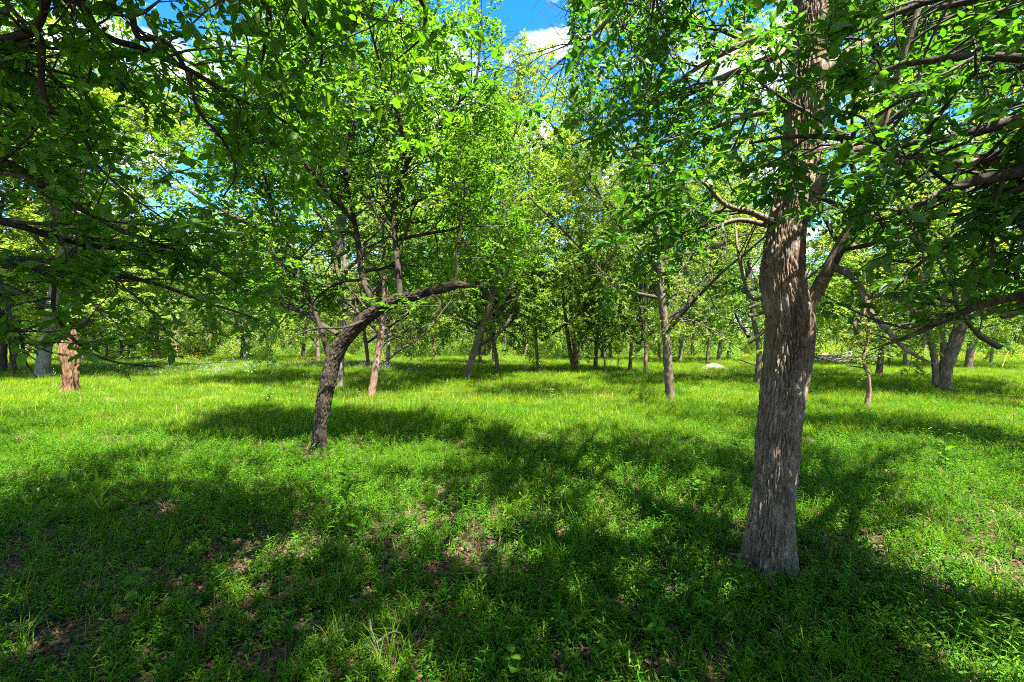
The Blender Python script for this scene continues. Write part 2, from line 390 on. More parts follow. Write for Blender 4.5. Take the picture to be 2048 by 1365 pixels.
def bark_tube(name, pts, mtl, sides, step, amp, seed, freq=14.0, stretch=4.5, flare=0.0, flare_h=0.5, fine_to=None):
    """a trunk or heavy limb with real furrows: pts rows (x,y,z,r)"""
    ln = np.linalg.norm(np.diff(np.array(pts)[:, :3], axis=0), axis=1).sum()
    n = max(6, int(ln / step))
    q = resample(pts, n)
    if fine_to is not None:
        big = resample(pts, 4000); zc = big[:, 2]; kf = int(np.argmax(zc > fine_to)); lf = ln * kf / 4000
        ii = np.concatenate([np.linspace(0, kf, int(lf / step), endpoint=False), np.linspace(kf, 3999, max(6, int((ln - lf) / (step * 8))))]).astype(int)
        q = big[ii]; n = len(q)
    P, R = q[:, :3], np.maximum(q[:, 3], 0.003)
    T = nrm(np.gradient(P, axis=0))
    ref = np.array([0.0, 1.0, 0]) if abs(T[:, 1].mean()) < 0.8 else np.array([1.0, 0, 0])
    X = nrm(np.cross(T, ref)); Yv = np.cross(T, X)
    a = np.linspace(0, 2 * np.pi, sides, endpoint=False)
    ca, sa = np.cos(a)[None, :], np.sin(a)[None, :]
    s = np.concatenate([[0], np.cumsum(np.linalg.norm(np.diff(P, axis=0), axis=1))])[:, None]
    R2 = R[:, None] * np.ones_like(ca)
    if flare:
        fl = flare * np.exp(-s / flare_h * 2.2)
        lob = 1 + 0.5 * np.cos(a * 5 + seed)[None, :] + 0.35 * np.cos(a * 3 + 2 * seed)[None, :]
        R2 = R2 * (1 + fl * np.maximum(lob, 0.15))
    rr = R.mean()
    c3 = np.stack([ca * rr * freq + 0 * s, sa * rr * freq + 0 * s, s * freq / stretch + 0 * ca], -1)
    w = perlin(c3 * 0.6 + 17.3 + seed)[..., None]
    n1 = perlin(c3 * 1.15 + w * 1.5 + seed * 3.1)
    nb = perlin(c3 * 2.6 + w * 0.7 + seed * 1.7)
    n3 = perlin(c3 * 0.22 * np.array([1, 1, 2]) + 5 + seed)
    nf = perlin(np.stack([ca * rr * freq * 2.2 + 0 * s, sa * rr * freq * 2.2 + 0 * s, s * freq * 0.8 + 0 * ca], -1))
    ridge = np.clip(np.abs(n1) / 0.24, 0, 1) ** 0.8
    ridge2 = np.clip(np.abs(nb) / 0.25, 0, 1)
    var = 1.0 + 1.1 * perlin(c3 * 0.16 + 40 + seed)
    dsp = amp * np.clip(var, .35, 1.6) * (ridge * 0.75 + ridge2 * 0.35 * ridge + 0.22 * nf - 0.75) + 0.09 * rr * n3 * 2
    R2 = R2 + dsp * np.minimum(1, R[:, None] / 0.05)
    V = P[:, None, :] + R2[..., None] * (ca[..., None] * X[:, None, :] + sa[..., None] * Yv[:, None, :])
    idx = np.arange(n * sides).reshape(n, sides)
    nx = np.roll(idx, -1, 1)
    f4 = np.stack([idx[:-1], nx[:-1], nx[1:], idx[1:]], -1).reshape(-1, 4)
    V = V.reshape(-1, 3)
    V = np.concatenate([V, P[-1:] + T[-1:] * R[-1] * 0.4])
    f3 = np.stack([idx[-1], nx[-1], np.full(sides, len(V) - 1)], -1)
    return mesh_from(name, V, [f3, f4], mtl)

def grow(rng, curves, radii, spec):
    """curves: list of (n_i,3) limbs. spec: densities and lengths. Returns lists of (P,R,sides) wood batches and the leaf twigs."""
    P = np.stack([resample(c, 14) for c in curves]); R = np.stack([np.interp(np.linspace(0, 1, 14), np.linspace(0, 1, len(r)), r) for r in radii])
    ln = np.linalg.norm(np.diff(P, axis=1), axis=2).sum(1)
    k1 = np.maximum(1, np.round(ln * spec['d1'])).astype(int)
    A, RA = spawn(rng, P, R, k1, spec.get('t0', 0.12), 1.0, 0, spec.get('a1', 52), 7, 0.27, spec.get('trop1', 0.02), 0.7, 0.5, 0.25, labs=spec['l1'])
    RA = np.minimum(RA, 0.022)
    if spec.get('floor'):
        k = A[:, :, 2].min(1) > spec['floor'] - .12
        A, RA = A[k], RA[k]
    la = np.linalg.norm(np.diff(A, axis=1), axis=2).sum(1)
    k2 = np.maximum(2, np.round(la * spec['d2'])).astype(int)
    B, RB = spawn(rng, A, RA, k2, 0.12, 1.0, 0, 50, 4, 0.18, spec.get('trop2', -0.04), 0.5, 0.55, 0.3, labs=spec['l2'])
    RB = np.clip(RB, 0.0016, 0.006)
    ends = np.concatenate([B])
    return [(A, RA, 4), (B, RB, 3)], ends

def limb_auto(rng, start, d, length, r0, wander=0.10, trop=0.03, n=9):
    p = [np.array(start, float)]; d = np.array(d, float)
    for i in range(n - 1):
        d = d / np.linalg.norm(d) + wander * rng.normal(size=3) + np.array([0, 0, trop])
        d /= np.linalg.norm(d)
        p.append(p[-1] + d * length / (n - 1))
    return np.array(p), np.linspace(r0, r0 * 0.25, n)

def add_crown(root, base, rng, wood, twigs, leafmat, per, size, kind, leaf_parts=0, extra_wood=None, cull=None, floor=0.0):
    base = np.array([base[0], base[1], base[2]])
    g = Geo()
    for P, R, sd_ in wood:
        if len(P): tubes(g, P - base, R, sd_)
    link('branches', g.mesh('branches', M['twig']), root)
    pos, d, nn = leaf_basis(rng, twigs, per)
    sz = size * np.clip(rng.lognormal(-.08, .26, len(pos)) * np.repeat(rng.lognormal(0, .22, len(twigs)), per), .35, 1.75)
    keep = rng.random(len(pos)) < np.repeat(rng.uniform(.3, 1.25, len(twigs)), per)
    if cull is not None:
        keep &= cull(pos)
    if floor:
        keep &= pos[:, 2] > floor - .06 + 0.08 * perlin(pos * 1.7) + rng.uniform(-.05, .05, len(pos))
    keep &= ~((np.linalg.norm(pos - np.array([0, 0, CAM_H]), axis=1) < 1.15))
    pos, d, nn, sz = pos[keep], d[keep], nn[keep], sz[keep]
    if leaf_parts:
        vis = IN_FRAME(pos); sc = np.where(vis, sz / np.maximum(pos[:, 1], 0.3), 0)
        o = np.argsort(-sc)[:leaf_parts]
        o = o[sc[o] > 0]
        lm = leaf_mesh('leaf', np.zeros((1, 3)), np.array([[1.0, 0, 0]]), np.array([[0, 0, 1.0]]), np.array([1.0]), 'fine', leafmat, rng)
        lms = [lm]
        for tt in (0.15, 0.35, 0.6, 0.8):
            c = lm.copy(); c.attributes['tint'].data.foreach_set('value', np.full(len(c.polygons), tt, np.float32)); lms.append(c)
        for k, i in enumerate(o):
            ob = bpy.data.objects.new('leaf', lms[k % 5]); COL.objects.link(ob); ob.parent = root
            y = np.cross(nn[i], d[i]); s = sz[i]; q = pos[i] - base
            ob.matrix_local = Matrix(((d[i][0] * s, y[0] * s, nn[i][0] * s, q[0]), (d[i][1] * s, y[1] * s, nn[i][1] * s, q[1]), (d[i][2] * s, y[2] * s, nn[i][2] * s, q[2]), (0, 0, 0, 1)))
        rest = np.ones(len(pos), bool); rest[o] = False
        pos, d, nn, sz = pos[rest], d[rest], nn[rest], sz[rest]
    link('crown', leaf_mesh('crown', pos - base, d, nn, sz, kind, leafmat, rng), root, kind='stuff')

def near_tree(name, label, base, limbs, spec, leafmat, barkm, per, size, seed, leaf_parts=300, trunk_i=0, trunk_kw=None, kind='semi', autos=(), cull=None, floor=0.0):
    """limbs[0] is the trunk; rows (x,y,z,r) in the world. autos: (start, dir, length, r0) of limbs left to grow by themselves."""
    rng = np.random.default_rng(seed)
    root = thing(name, label, 'tree', base)
    b = np.array([*base, 0.0])
    curves, radii = [], []
    for i, lm in enumerate(limbs):
        lm = np.array(lm, float)
        if i == 0:
            kw = dict(sides=160, step=0.012, amp=0.016, seed=1.3, flare=0.0); kw.update(trunk_kw or {})
            link('trunk', bark_tube('trunk', lm - b, barkm, **kw), root)
        else:
            link('limb', bark_tube('limb', lm - b, M['bark_limb'] if trunk_kw and trunk_kw.get('lichen') is None and False else barkm, 18, 0.03, 0.006, seed + i, 22, 3), root)
        q = resample(lm, 14)
        curves.append(q[:, :3]); radii.append(q[:, 3])
    tr = curves.pop(0); trr = radii.pop(0)
    for st, dr, ln, r0 in autos:
        p, r = limb_auto(rng, st, dr, ln, r0)
        link('limb', bark_tube('limb', np.concatenate([p - b[:3], r[:, None]], 1), barkm, 10, 0.08, 0.004, seed, 22, 3), root)
        curves.append(p); radii.append(r)
    if spec.get('trunk_grow'):
        a, z = spec['trunk_grow']; k = slice(int(a * 13), int(z * 13) + 1)
        curves.append(tr[k]); radii.append(trr[k])
    wood, tw = grow(rng, curves, radii, dict(spec, floor=floor))
    # crown sprays removed towards the sun to light the big trunk; boughs stay
    def thin(tips):
        v = tips - np.array([1.86, 3.3, 1.75]); sn = np.array(TO_SUN)
        al = v @ sn
        dist = np.linalg.norm(v - al[:, None] * sn, axis=1)
        e = np.abs((v - al[:, None] * sn)[:, 2]) * 0.62
        return ~((al > 0.9) & (np.hypot(np.hypot((v - al[:, None] * sn)[:, 0], (v - al[:, None] * sn)[:, 1]) * .9, e) < .62) & (rng.random(len(tips)) < .85))
    def beside(tips):
        # stems rubbed and browsed bare: few sprays right against the big trunk and its second stem
        bad = np.zeros(len(tips), bool)
        for st in (np.array(HT)[:, :3], np.array(hero_limbs[1])[:, :3]):
            q = resample(st, 40)
            dd = np.linalg.norm(tips[:, None, :] - q[None, :, :], axis=2).min(1)
            bad |= (dd < .5) & (tips[:, 2] < 3.3)
        return ~(bad & (rng.random(len(tips)) < .85))
    k = thin(tw.mean(1)) & beside(tw.mean(1)); tw = tw[k]
    wood[1] = (wood[1][0][k], wood[1][1][k], wood[1][2])
    if floor:
        wood = [(P[k], R[k], q) for P, R, q in wood for k in [P[:, :, 2].min(1) > floor - (.12 if q > 3 else .0)]]
        tw = tw[tw[:, :, 2].min(1) > floor]
    add_crown(root, base, rng, wood, tw, leafmat, per, size, kind, leaf_parts, cull=cull, floor=floor)
    return root

def Wr(px, py, Y, w):
    w = w * 0.84
    """photo point, depth, drawn width in photo pixels -> x,y,z,r"""
    return (*W(px, py, Y), w / 2 / FPX * Y)

def mid_tree(label, px, py, w, top=None, H=9.5, spread=3.4, seed=0, barkm='bark_mid', leafmat='leaf_mid', n1=15, d1=3.1, d2=7.0, per=16, leaf=0.088, low=0.15, stems=None, group=None, crown=True, name='tree', sides=22, own=False):
    """tree with its own trunk, traced bottom to top: top = [(px,py)..] at the tree's depth"""
    rng = np.random.default_rng(1000 + seed)
    x, y = ground_at(px, py)
    z = gz1(x, y)
    root = thing(name, label, 'tree', (x, y, z), group)
    base = np.array([x, y, z])
    path = [(px, py + 6)] + (top or [(px + rng.uniform(-6, 6), py - 60)])
    stemsL = [(path, w)] + list(stems or [])
    curves, radii, first = [], [], True
    zs = H * (0.84 if own else 0.66)
    shared = crown and y > 15 and 'head' not in (name,) and not own
    for path, ww in stemsL:
        r0 = 0.86 * ww / 2 / FPX * y
        pts = np.array([W(a, b_, y) for a, b_ in path])
        if first and abs(pts[0, 2]) < 0.6: pts[0, 2] = z - 0.15
        d = pts[-1] - pts[-2]; d = d / np.linalg.norm(d)
        dz = rng.uniform(-0.12, 0.12)
        k = 3
        k = 4 if own else 3
        while pts[-1, 2] < zs and k:
            d = d + np.array([rng.uniform(-.14, .14), rng.uniform(-.14, .14), 0.28]); d /= np.linalg.norm(d)
            pts = np.concatenate([pts, pts[-1:] + d * max(0.6, (zs - pts[-1, 2]) / k)]); k -= 1
        pts[1:, 1] += dz * (pts[1:, 2] - z)
        t = np.clip((pts[:, 2] - z) / H, 0, 1)
        r = r0 * np.clip(1.0 - 0.85 * t, 0.18, 1)
        q = np.concatenate([pts, r[:, None]], 1)
        link('trunk', bark_tube('trunk', q - np.array([*base, 0]), M[barkm], sides, max(0.04, y / 260), min(0.03, r0 * 0.16), seed + 0.7, max(4.0, 1.6 / max(r0, .04)), 4, flare=0.35 if first else 0, flare_h=0.45), root)
        qq = resample(q, 14); curves.append(qq[:, :3]); radii.append(qq[:, 3]); first = False
    if shared:
        lean = curves[0][-1] - base
        s = H / 12.0
        wm, lm = MIDP[seed % len(MIDP)]
        az = rng.uniform(0, 6.28)
        for nme, me in (('branches', wm), ('crown', lm)):
            o = link(nme, me, root, (lean[0] * .6, lean[1] * .6, 0), kind='stuff' if nme == 'crown' else None); o.rotation_euler.z = az; o.scale = (s * spread / 4.2, s * spread / 4.2, s)
    elif crown:
        T, RT = np.stack(curves), np.stack(radii)
        L1, R1 = spawn(rng, T, RT, n1 if len(T) == 1 else max(4, n1 * 2 // 3), low, 1.0, 0, 58, 9, 0.13, 0.05, 1, 0.55, 0.2, labs=spread)
        g_curves = [c for c in L1] + [c[7:] for c in T]
        g_rad = [c for c in R1] + [c[7:] for c in RT]
        wood, tw = grow(rng, g_curves, g_rad, dict(d1=d1, l1=spread * 0.36, d2=d2, l2=0.5, t0=0.2, trop1=-0.04, trop2=-0.10))
        wood.append((L1, R1, 6))
        add_crown(root, base, rng, wood, tw, M[leafmat], per, leaf, 'mid')
    return root

def Z(*rows): return [Wr(*r) for r in rows]

# --- the large trunk on the right
hx, hy = 1.84, 3.28
hero_limbs = [
    [(W(1537, 1165, 3.25)[0], 3.25, -0.12, .152)] + Z((1538, 1110, 3.25, 100), (1545, 1000, 3.26, 88), (1556, 870, 3.28, 90), (1572, 740, 3.30, 97), (1580, 650, 3.30, 104), (1567, 560, 3.32, 90), (1572, 470, 3.34, 80),
        (1600, 340, 3.38, 78), (1616, 180, 3.42, 74), (1628, 0, 3.46, 72), (1640, -300, 3.5, 62), (1650, -700, 3.6, 48), (1640, -1100, 3.7, 30)),
    Z((1594, 660, 3.30, 40), (1620, 608, 3.27, 34), (1655, 545, 3.22, 30), (1690, 480, 3.16, 28), (1722, 425, 3.10, 27), (1742, 360, 3.04, 25), (1752, 300, 2.98, 22), (1790, 180, 2.9, 17), (1840, 20, 2.8, 12), (1900, -160, 2.7, 8)),
    Z((1606, 440, 3.36, 36), (1640, 378, 3.24, 34), (1680, 325, 3.08, 32), (1728, 302, 2.92, 32), (1775, 314, 2.78, 30), (1850, 318, 2.6, 30), (1950, 328, 2.4, 31), (2060, 318, 2.2, 33), (2260, 300, 1.9, 36)),
    Z((1668, 533, 3.2, 18), (1702, 552, 3.12, 16), (1728, 590, 3.05, 15), (1742, 625, 3.0, 13), (1775, 662, 2.92, 11), (1815, 702, 2.85, 9), (1870, 730, 2.8, 4)),
    Z((1736, 602, 3.03, 13), (1722, 632, 3.02, 12), (1710, 650, 3.0, 11), (1714, 668, 3.0, 8)),
    Z((1738, 595, 3.03, 11), (1770, 590, 2.98, 9), (1815, 612, 2.9, 8), (1838, 650, 2.85, 4)),
    Z((1548, 445, 3.33, 18), (1505, 425, 3.2, 14), (1450, 408, 3.1, 11), (1408, 365, 3.0, 8), (1360, 340, 2.95, 4)),
    Z((1535, 450, 3.33, 14), (1480, 440, 3.4, 11), (1400, 470, 3.5, 8), (1320, 505, 3.6, 5), (1250, 560, 3.7, 3)),
    Z((1590, 48, 3.46, 20), (1490, 84, 3.5, 14), (1420, 120, 3.6, 11), (1348, 167, 3.7, 8), (1290, 215, 3.8, 4)),
    Z((1600, -60, 3.46, 22), (1440, -70, 3.4, 18), (1320, -50, 3.35, 15), (1254, 0, 3.3, 12), (1186, 68, 3.25, 9), (1100, 137, 3.2, 4)),
    Z((1604, 100, 3.46, 16), (1572, 95, 3.3, 11), (1555, 135, 3.2, 8), (1548, 190, 3.15, 4)),
    Z((1610, 210, 3.42, 18), (1500, 230, 3.7, 13), (1380, 270, 4.0, 10), (1250, 300, 4.3, 6)),
    Z((1630, 150, 3.44, 22), (1720, 90, 3.7, 17), (1850, 40, 4.0, 12), (2000, 10, 4.3, 6)),
    Z((1570, 560, 3.33, 10), (1510, 600, 3.5, 8), (1480, 520, 3.6, 7), (1470, 440, 3.65, 4)),
]
HT = hero_limbs[0]
def on_trunk(z):
    a = np.array(HT)
    return [float(np.interp(z, a[:, 2], a[:, i])) for i in (0, 1)] + [z]
hero_auto = [(on_trunk(4.6), (-.6, .8, .35), 3.2, .05), (on_trunk(5.2), (.6, .9, .3), 3.0, .05), (on_trunk(5.0), (-1, -.2, .35), 2.6, .045),
             (on_trunk(6.0), (-.5, .9, .4), 3.0, .05), (on_trunk(6.6), (.9, .1, .3), 2.6, .04), (on_trunk(7.2), (-.8, .3, .6), 2.4, .04), (on_trunk(4.4), (.8, .7, .15), 3.0, .045),
             (on_trunk(3.9), (-.55, .9, .12), 3.0, .04)]
def sky_gap(p):
    """the open wedge of sky between the crowns, seen from anywhere near the camera: nothing overhangs the middle of the clearing"""
    return ~((np.abs(p[:, 0] - 0.055 * p[:, 1]) < 0.070 * p[:, 1] + 0.02) & (p[:, 2] > 1.6 + 0.53 * p[:, 1]))
near_tree('broad_trunk_tree', 'large grey-brown tree with thick furrowed bark and a lichen-flecked base, the stoutest trunk', (hx, hy, gz1(hx, hy)), hero_limbs,
          dict(d1=7.0, l1=1.0, d2=14, l2=0.28, t0=0.15, trop1=-0.01, trop2=-0.05, trunk_grow=(0.62, 1.0)), M['leaf_hero'], M['bark_hero'], 17, 0.055, 11,
          trunk_kw=dict(sides=280, step=0.012, amp=0.028, seed=1.3, freq=48, stretch=7.5, flare=0.85, flare_h=0.26, fine_to=4.7), autos=hero_auto, cull=sky_gap, floor=1.85)

# --- the tree that leans in from the right, its stem outside the picture
ex, ey = 3.7, 1.5
right_limbs = [
    [(ex, ey, -0.1, .2), (ex + .05, ey, 1.2, .17), (ex - .05, ey, 2.4, .15), (ex - .1, ey + .05, 3.8, .12), (ex, ey, 5.4, .08), (ex - .1, ey, 7.0, .04)],
    [(ex - .05, ey, 2.15, .06)] + Z((2250, 310, 1.95, 34), (2060, 235, 2.0, 27), (1990, 252, 2.05, 25), (1930, 268, 2.1, 22), (1860, 284, 2.2, 19), (1758, 284, 2.3, 17), (1645, 272, 2.35, 13), (1567, 274, 2.4, 9), (1500, 286, 2.4, 5)),
    [(ex - .05, ey, 2.0, .06)] + Z((2200, 330, 2.0, 34), (2048, 344, 2.1, 28), (1926, 370, 2.2, 24), (1843, 410, 2.3, 20), (1790, 430, 2.4, 12), (1740, 446, 2.45, 5)),
    [(ex - .05, ey, 1.7, .05)] + Z((2250, 600, 2.3, 30), (2048, 592, 2.5, 22), (1960, 612, 2.6, 18), (1880, 645, 2.7, 14), (1800, 680, 2.8, 8), (1740, 700, 2.9, 3)),
    [(ex - .05, ey, 2.9, .05)] + Z((2300, 150, 2.0, 34), (2100, 120, 2.1, 24), (1950, 110, 2.2, 18), (1800, 130, 2.3, 12), (1680, 170, 2.4, 5)),
    [(ex - .05, ey, 3.2, .05)] + Z((2300, 0, 2.1, 34), (2100, -30, 2.2, 24), (1930, -20, 2.35, 18), (1780, 30, 2.5, 12), (1650, 90, 2.6, 5)),
    [(ex - .05, ey, 2.4, .04)] + Z((2200, 430, 2.3, 26), (2048, 440, 2.5, 17), (1950, 470, 2.7, 12), (1850, 520, 2.9, 9), (1790, 580, 3.0, 4)),
]
right_auto = [((ex, ey, 3.4), (-.9, -.6, .3), 3.0, .05), ((ex, ey, 4.8), (-.4, -.9, .3), 2.8, .05),
              ((ex, ey, 4.0), (.6, .7, .3), 2.6, .04), ((ex, ey, 5.6), (.3, -.8, .4), 2.4, .04), ((ex, ey, 3.6), (-.3, .95, .2), 2.8, .045),
              ((ex, ey, 4.4), (-1, -.55, .12), 4.4, .06), ((ex, ey, 5.2), (-1, -.25, .15), 4.4, .06), ((ex, ey, 5.8), (-.7, -.7, .25), 4.2, .05), ((ex, ey, 4.6), (-.5, -.9, .1), 4.2, .05), ((ex, ey, 5.0), (-.15, -1, .12), 3.8, .05), ((ex, ey, 4.2), (.3, -.9, .15), 3.4, .05),
              ((ex, ey, 4.2), (.6, .8, .15), 4.4, .06), ((ex, ey, 4.8), (.85, .55, .15), 4.4, .06), ((ex, ey, 4.5), (.25, 1, .12), 4.2, .05), ((ex, ey, 5.2), (.45, .9, .15), 4.2, .05)]
near_tree('overhanging_tree', 'dark tree whose lichen-yellowed limbs reach in above the clearing beside the big furrowed trunk', (ex, ey, gz1(ex, ey)), right_limbs,
          dict(d1=6.8, l1=0.9, d2=13.5, l2=0.27, t0=0.25, trop1=0.0, trop2=-0.05), M['leaf_hero'], M['bark_limb'], 18, 0.056, 12,
          trunk_kw=dict(sides=48, step=0.04), autos=right_auto, floor=1.72, cull=sky_gap)

# --- the tree that overhangs the left side
ax, ay = -4.1, 2.2
left_limbs = [
    [(ax, ay, -0.1, .2), (ax + .1, ay, 1.0, .17), (ax, ay + .1, 2.2, .16), (ax + .1, ay, 3.4, .13), (ax, ay, 5.0, .09), (ax, ay, 6.6, .04)],
    [(ax, ay, 3.0, .07)] + Z((-40, -60, 2.5, 34), (95, -30, 2.45, 26), (154, 0, 2.45, 22), (191, 58, 2.5, 17), (284, 96, 2.55, 15), (369, 135, 2.6, 13), (479, 198, 2.75, 10), (540, 225, 2.85, 7), (640, 300, 3.0, 3)),
    [(ax, ay, 3.3, .05)] + Z((130, -100, 2.3, 24), (253, -5, 2.35, 16), (272, 70, 2.4, 13), (328, 80, 2.4, 11), (366, 132, 2.45, 10), (402, 232, 2.55, 8), (430, 262, 2.6, 7), (470, 345, 2.7, 5), (444, 395, 2.75, 3)),
    [(ax, ay, 2.7, .05)] + Z((-60, 90, 2.3, 26), (10, 74, 2.3, 20), (62, 62, 2.3, 17), (102, 219, 2.4, 11), (147, 246, 2.45, 9), (191, 328, 2.55, 7), (253, 386, 2.65, 5), (330, 440, 2.8, 3)),
    Z((10, 74, 2.3, 17), (66, 55, 2.25, 17), (85, 10, 2.2, 15), (100, -70, 2.1, 12)),
    [(ax, ay, 2.05, .07)] + Z((-90, 500, 2.6, 36), (10, 522, 2.6, 28), (90, 540, 2.7, 20), (180, 545, 2.85, 13), (280, 560, 3.0, 10), (400, 600, 3.3, 6), (520, 640, 3.6, 3)),
    Z((70, 538, 2.68, 12), (104, 560, 2.65, 10), (108, 620, 2.6, 9), (140, 672, 2.6, 8), (200, 715, 2.65, 5), (262, 730, 2.7, 4), (318, 734, 2.75, 2)),
    [(ax, ay, 1.9, .04)] + Z((-80, 610, 2.5, 16), (0, 636, 2.5, 10), (42, 678, 2.5, 8), (50, 720, 2.5, 5), (74, 756, 2.5, 2)),
    [(ax, ay, 2.5, .05)] + Z((-90, 300, 2.4, 28), (20, 330, 2.5, 19), (130, 400, 2.65, 13), (260, 470, 2.85, 10), (380, 510, 3.1, 7), (480, 570, 3.4, 3)),
    [(ax, ay, 2.3, .05)] + Z((-90, 420, 2.4, 26), (30, 450, 2.6, 17), (170, 490, 2.9, 12), (340, 505, 3.2, 9), (440, 540, 3.5, 5)),
]
left_auto = [((ax, ay, 3.8), (.9, -.3, .3), 3.2, .05), ((ax, ay, 4.2), (.8, .5, .35), 3.0, .05), ((ax, ay, 4.8), (.9, -.7, .3), 3.2, .05), ((ax, ay, 5.2), (.9, .2, .35), 3.0, .045),
             ((ax, ay, 3.6), (.5, -.9, .2), 2.8, .05), ((ax, ay, 4.0), (-.5, .6, .3), 2.4, .04), ((ax, ay, 5.4), (.3, .8, .4), 2.4, .04), ((ax, ay, 3.2), (.35, .95, .15), 2.8, .045),
             ((ax, ay, 4.6), (1, -.45, .12), 4.6, .06), ((ax, ay, 5.0), (1, -.15, .15), 4.8, .06), ((ax, ay, 4.4), (.8, -.75, .12), 4.6, .06), ((ax, ay, 5.6), (1, -.6, .2), 4.8, .05), ((ax, ay, 5.8), (.9, .1, .3), 4.0, .05)]
near_tree('overhanging_tree', 'dark-leaved tree whose drooping boughs hang over the clearing above the broken orange snag', (ax, ay, gz1(ax, ay)), left_limbs,
          dict(d1=5.8, l1=0.9, d2=9.5, l2=0.28, t0=0.2, trop1=-0.01, trop2=-0.05), M['leaf_near'], M['bark_dark'], 14, 0.063, 13,
          trunk_kw=dict(sides=48, step=0.04), autos=left_auto, floor=1.50, cull=sky_gap)

# --- a tree added behind the camera to shade the foreground, whose front boughs dip into the top of the view
bx_, by_ = -1.5, -2.6
back_limbs = [
    [(bx_, by_, -.1, .22), (bx_ + .05, by_, 1.4, .19), (bx_, by_, 2.8, .17), (bx_ + .1, by_, 4.4, .12), (bx_, by_, 6.4, .05)],
    [(bx_, by_, 3.0, .07), (-1.55, -.6, 4.3, .055), (-1.6, 1.2, 4.5, .035)] + Z((420, -60, 2.5, 18), (535, 20, 2.6, 13), (530, 70, 2.65, 10), (520, 130, 2.7, 4)),
    [(bx_, by_, 3.2, .07), (-1.3, -.6, 4.4, .05), (-1.25, 1.2, 4.6, .035)] + Z((520, -80, 2.5, 17), (608, 0, 2.55, 12), (606, 40, 2.6, 10), (640, 90, 2.65, 8), (622, 180, 2.7, 4)),
    [(bx_, by_, 3.4, .06), (-.9, -.6, 4.4, .045), (-.75, 1.4, 4.5, .03)] + Z((750, -80, 2.7, 14), (850, 20, 2.85, 10), (845, 60, 2.9, 7), (790, 120, 2.95, 3)),
]
back_auto = [((bx_, by_, 3.4), (.8, .5, .2), 4.6, .06), ((bx_, by_, 3.8), (-.6, .8, .2), 4.2, .06), ((bx_, by_, 4.2), (.35, 1, .15), 4.4, .06), ((bx_, by_, 4.0), (1, .1, .2), 4.8, .06),
             ((bx_, by_, 4.6), (.6, .7, .3), 4.2, .05), ((bx_, by_, 4.8), (-.3, .9, .3), 4.0, .05), ((bx_, by_, 5.0), (1, .45, .25), 4.6, .05), ((bx_, by_, 3.6), (-1, .2, .2), 4.2, .05),
             ((bx_, by_, 5.2), (-.8, .3, .4), 3.4, .05), ((bx_, by_, 5.4), (.7, -.4, .4), 3.4, .05), ((bx_, by_, 4.4), (.9, -.3, .1), 4.6, .05),
             ((bx_, by_, 4.7), (1, .38, .12), 5.6, .06), ((bx_, by_, 4.3), (1, .62, .15), 5.4, .06), ((bx_, by_, 5.3), (.5, .9, .12), 4.8, .05), ((bx_, by_, 4.9), (.1, 1, .12), 4.6, .05), ((bx_, by_, 4.5), (-.35, 1, .1), 4.4, .05)]
near_tree('overhanging_tree', 'dark-leaved tree seen only by bough ends hanging from the upper edge, above the curved trunk', (bx_, by_, gz1(bx_, by_)), back_limbs,
          dict(d1=6.2, l1=1.2, d2=9, l2=0.34, t0=0.2, trop1=0.0, trop2=-0.05), M['leaf_near'], M['bark_dark'], 14, 0.064, 15,
          trunk_kw=dict(sides=40, step=0.06), autos=back_auto, cull=sky_gap, floor=2.2)

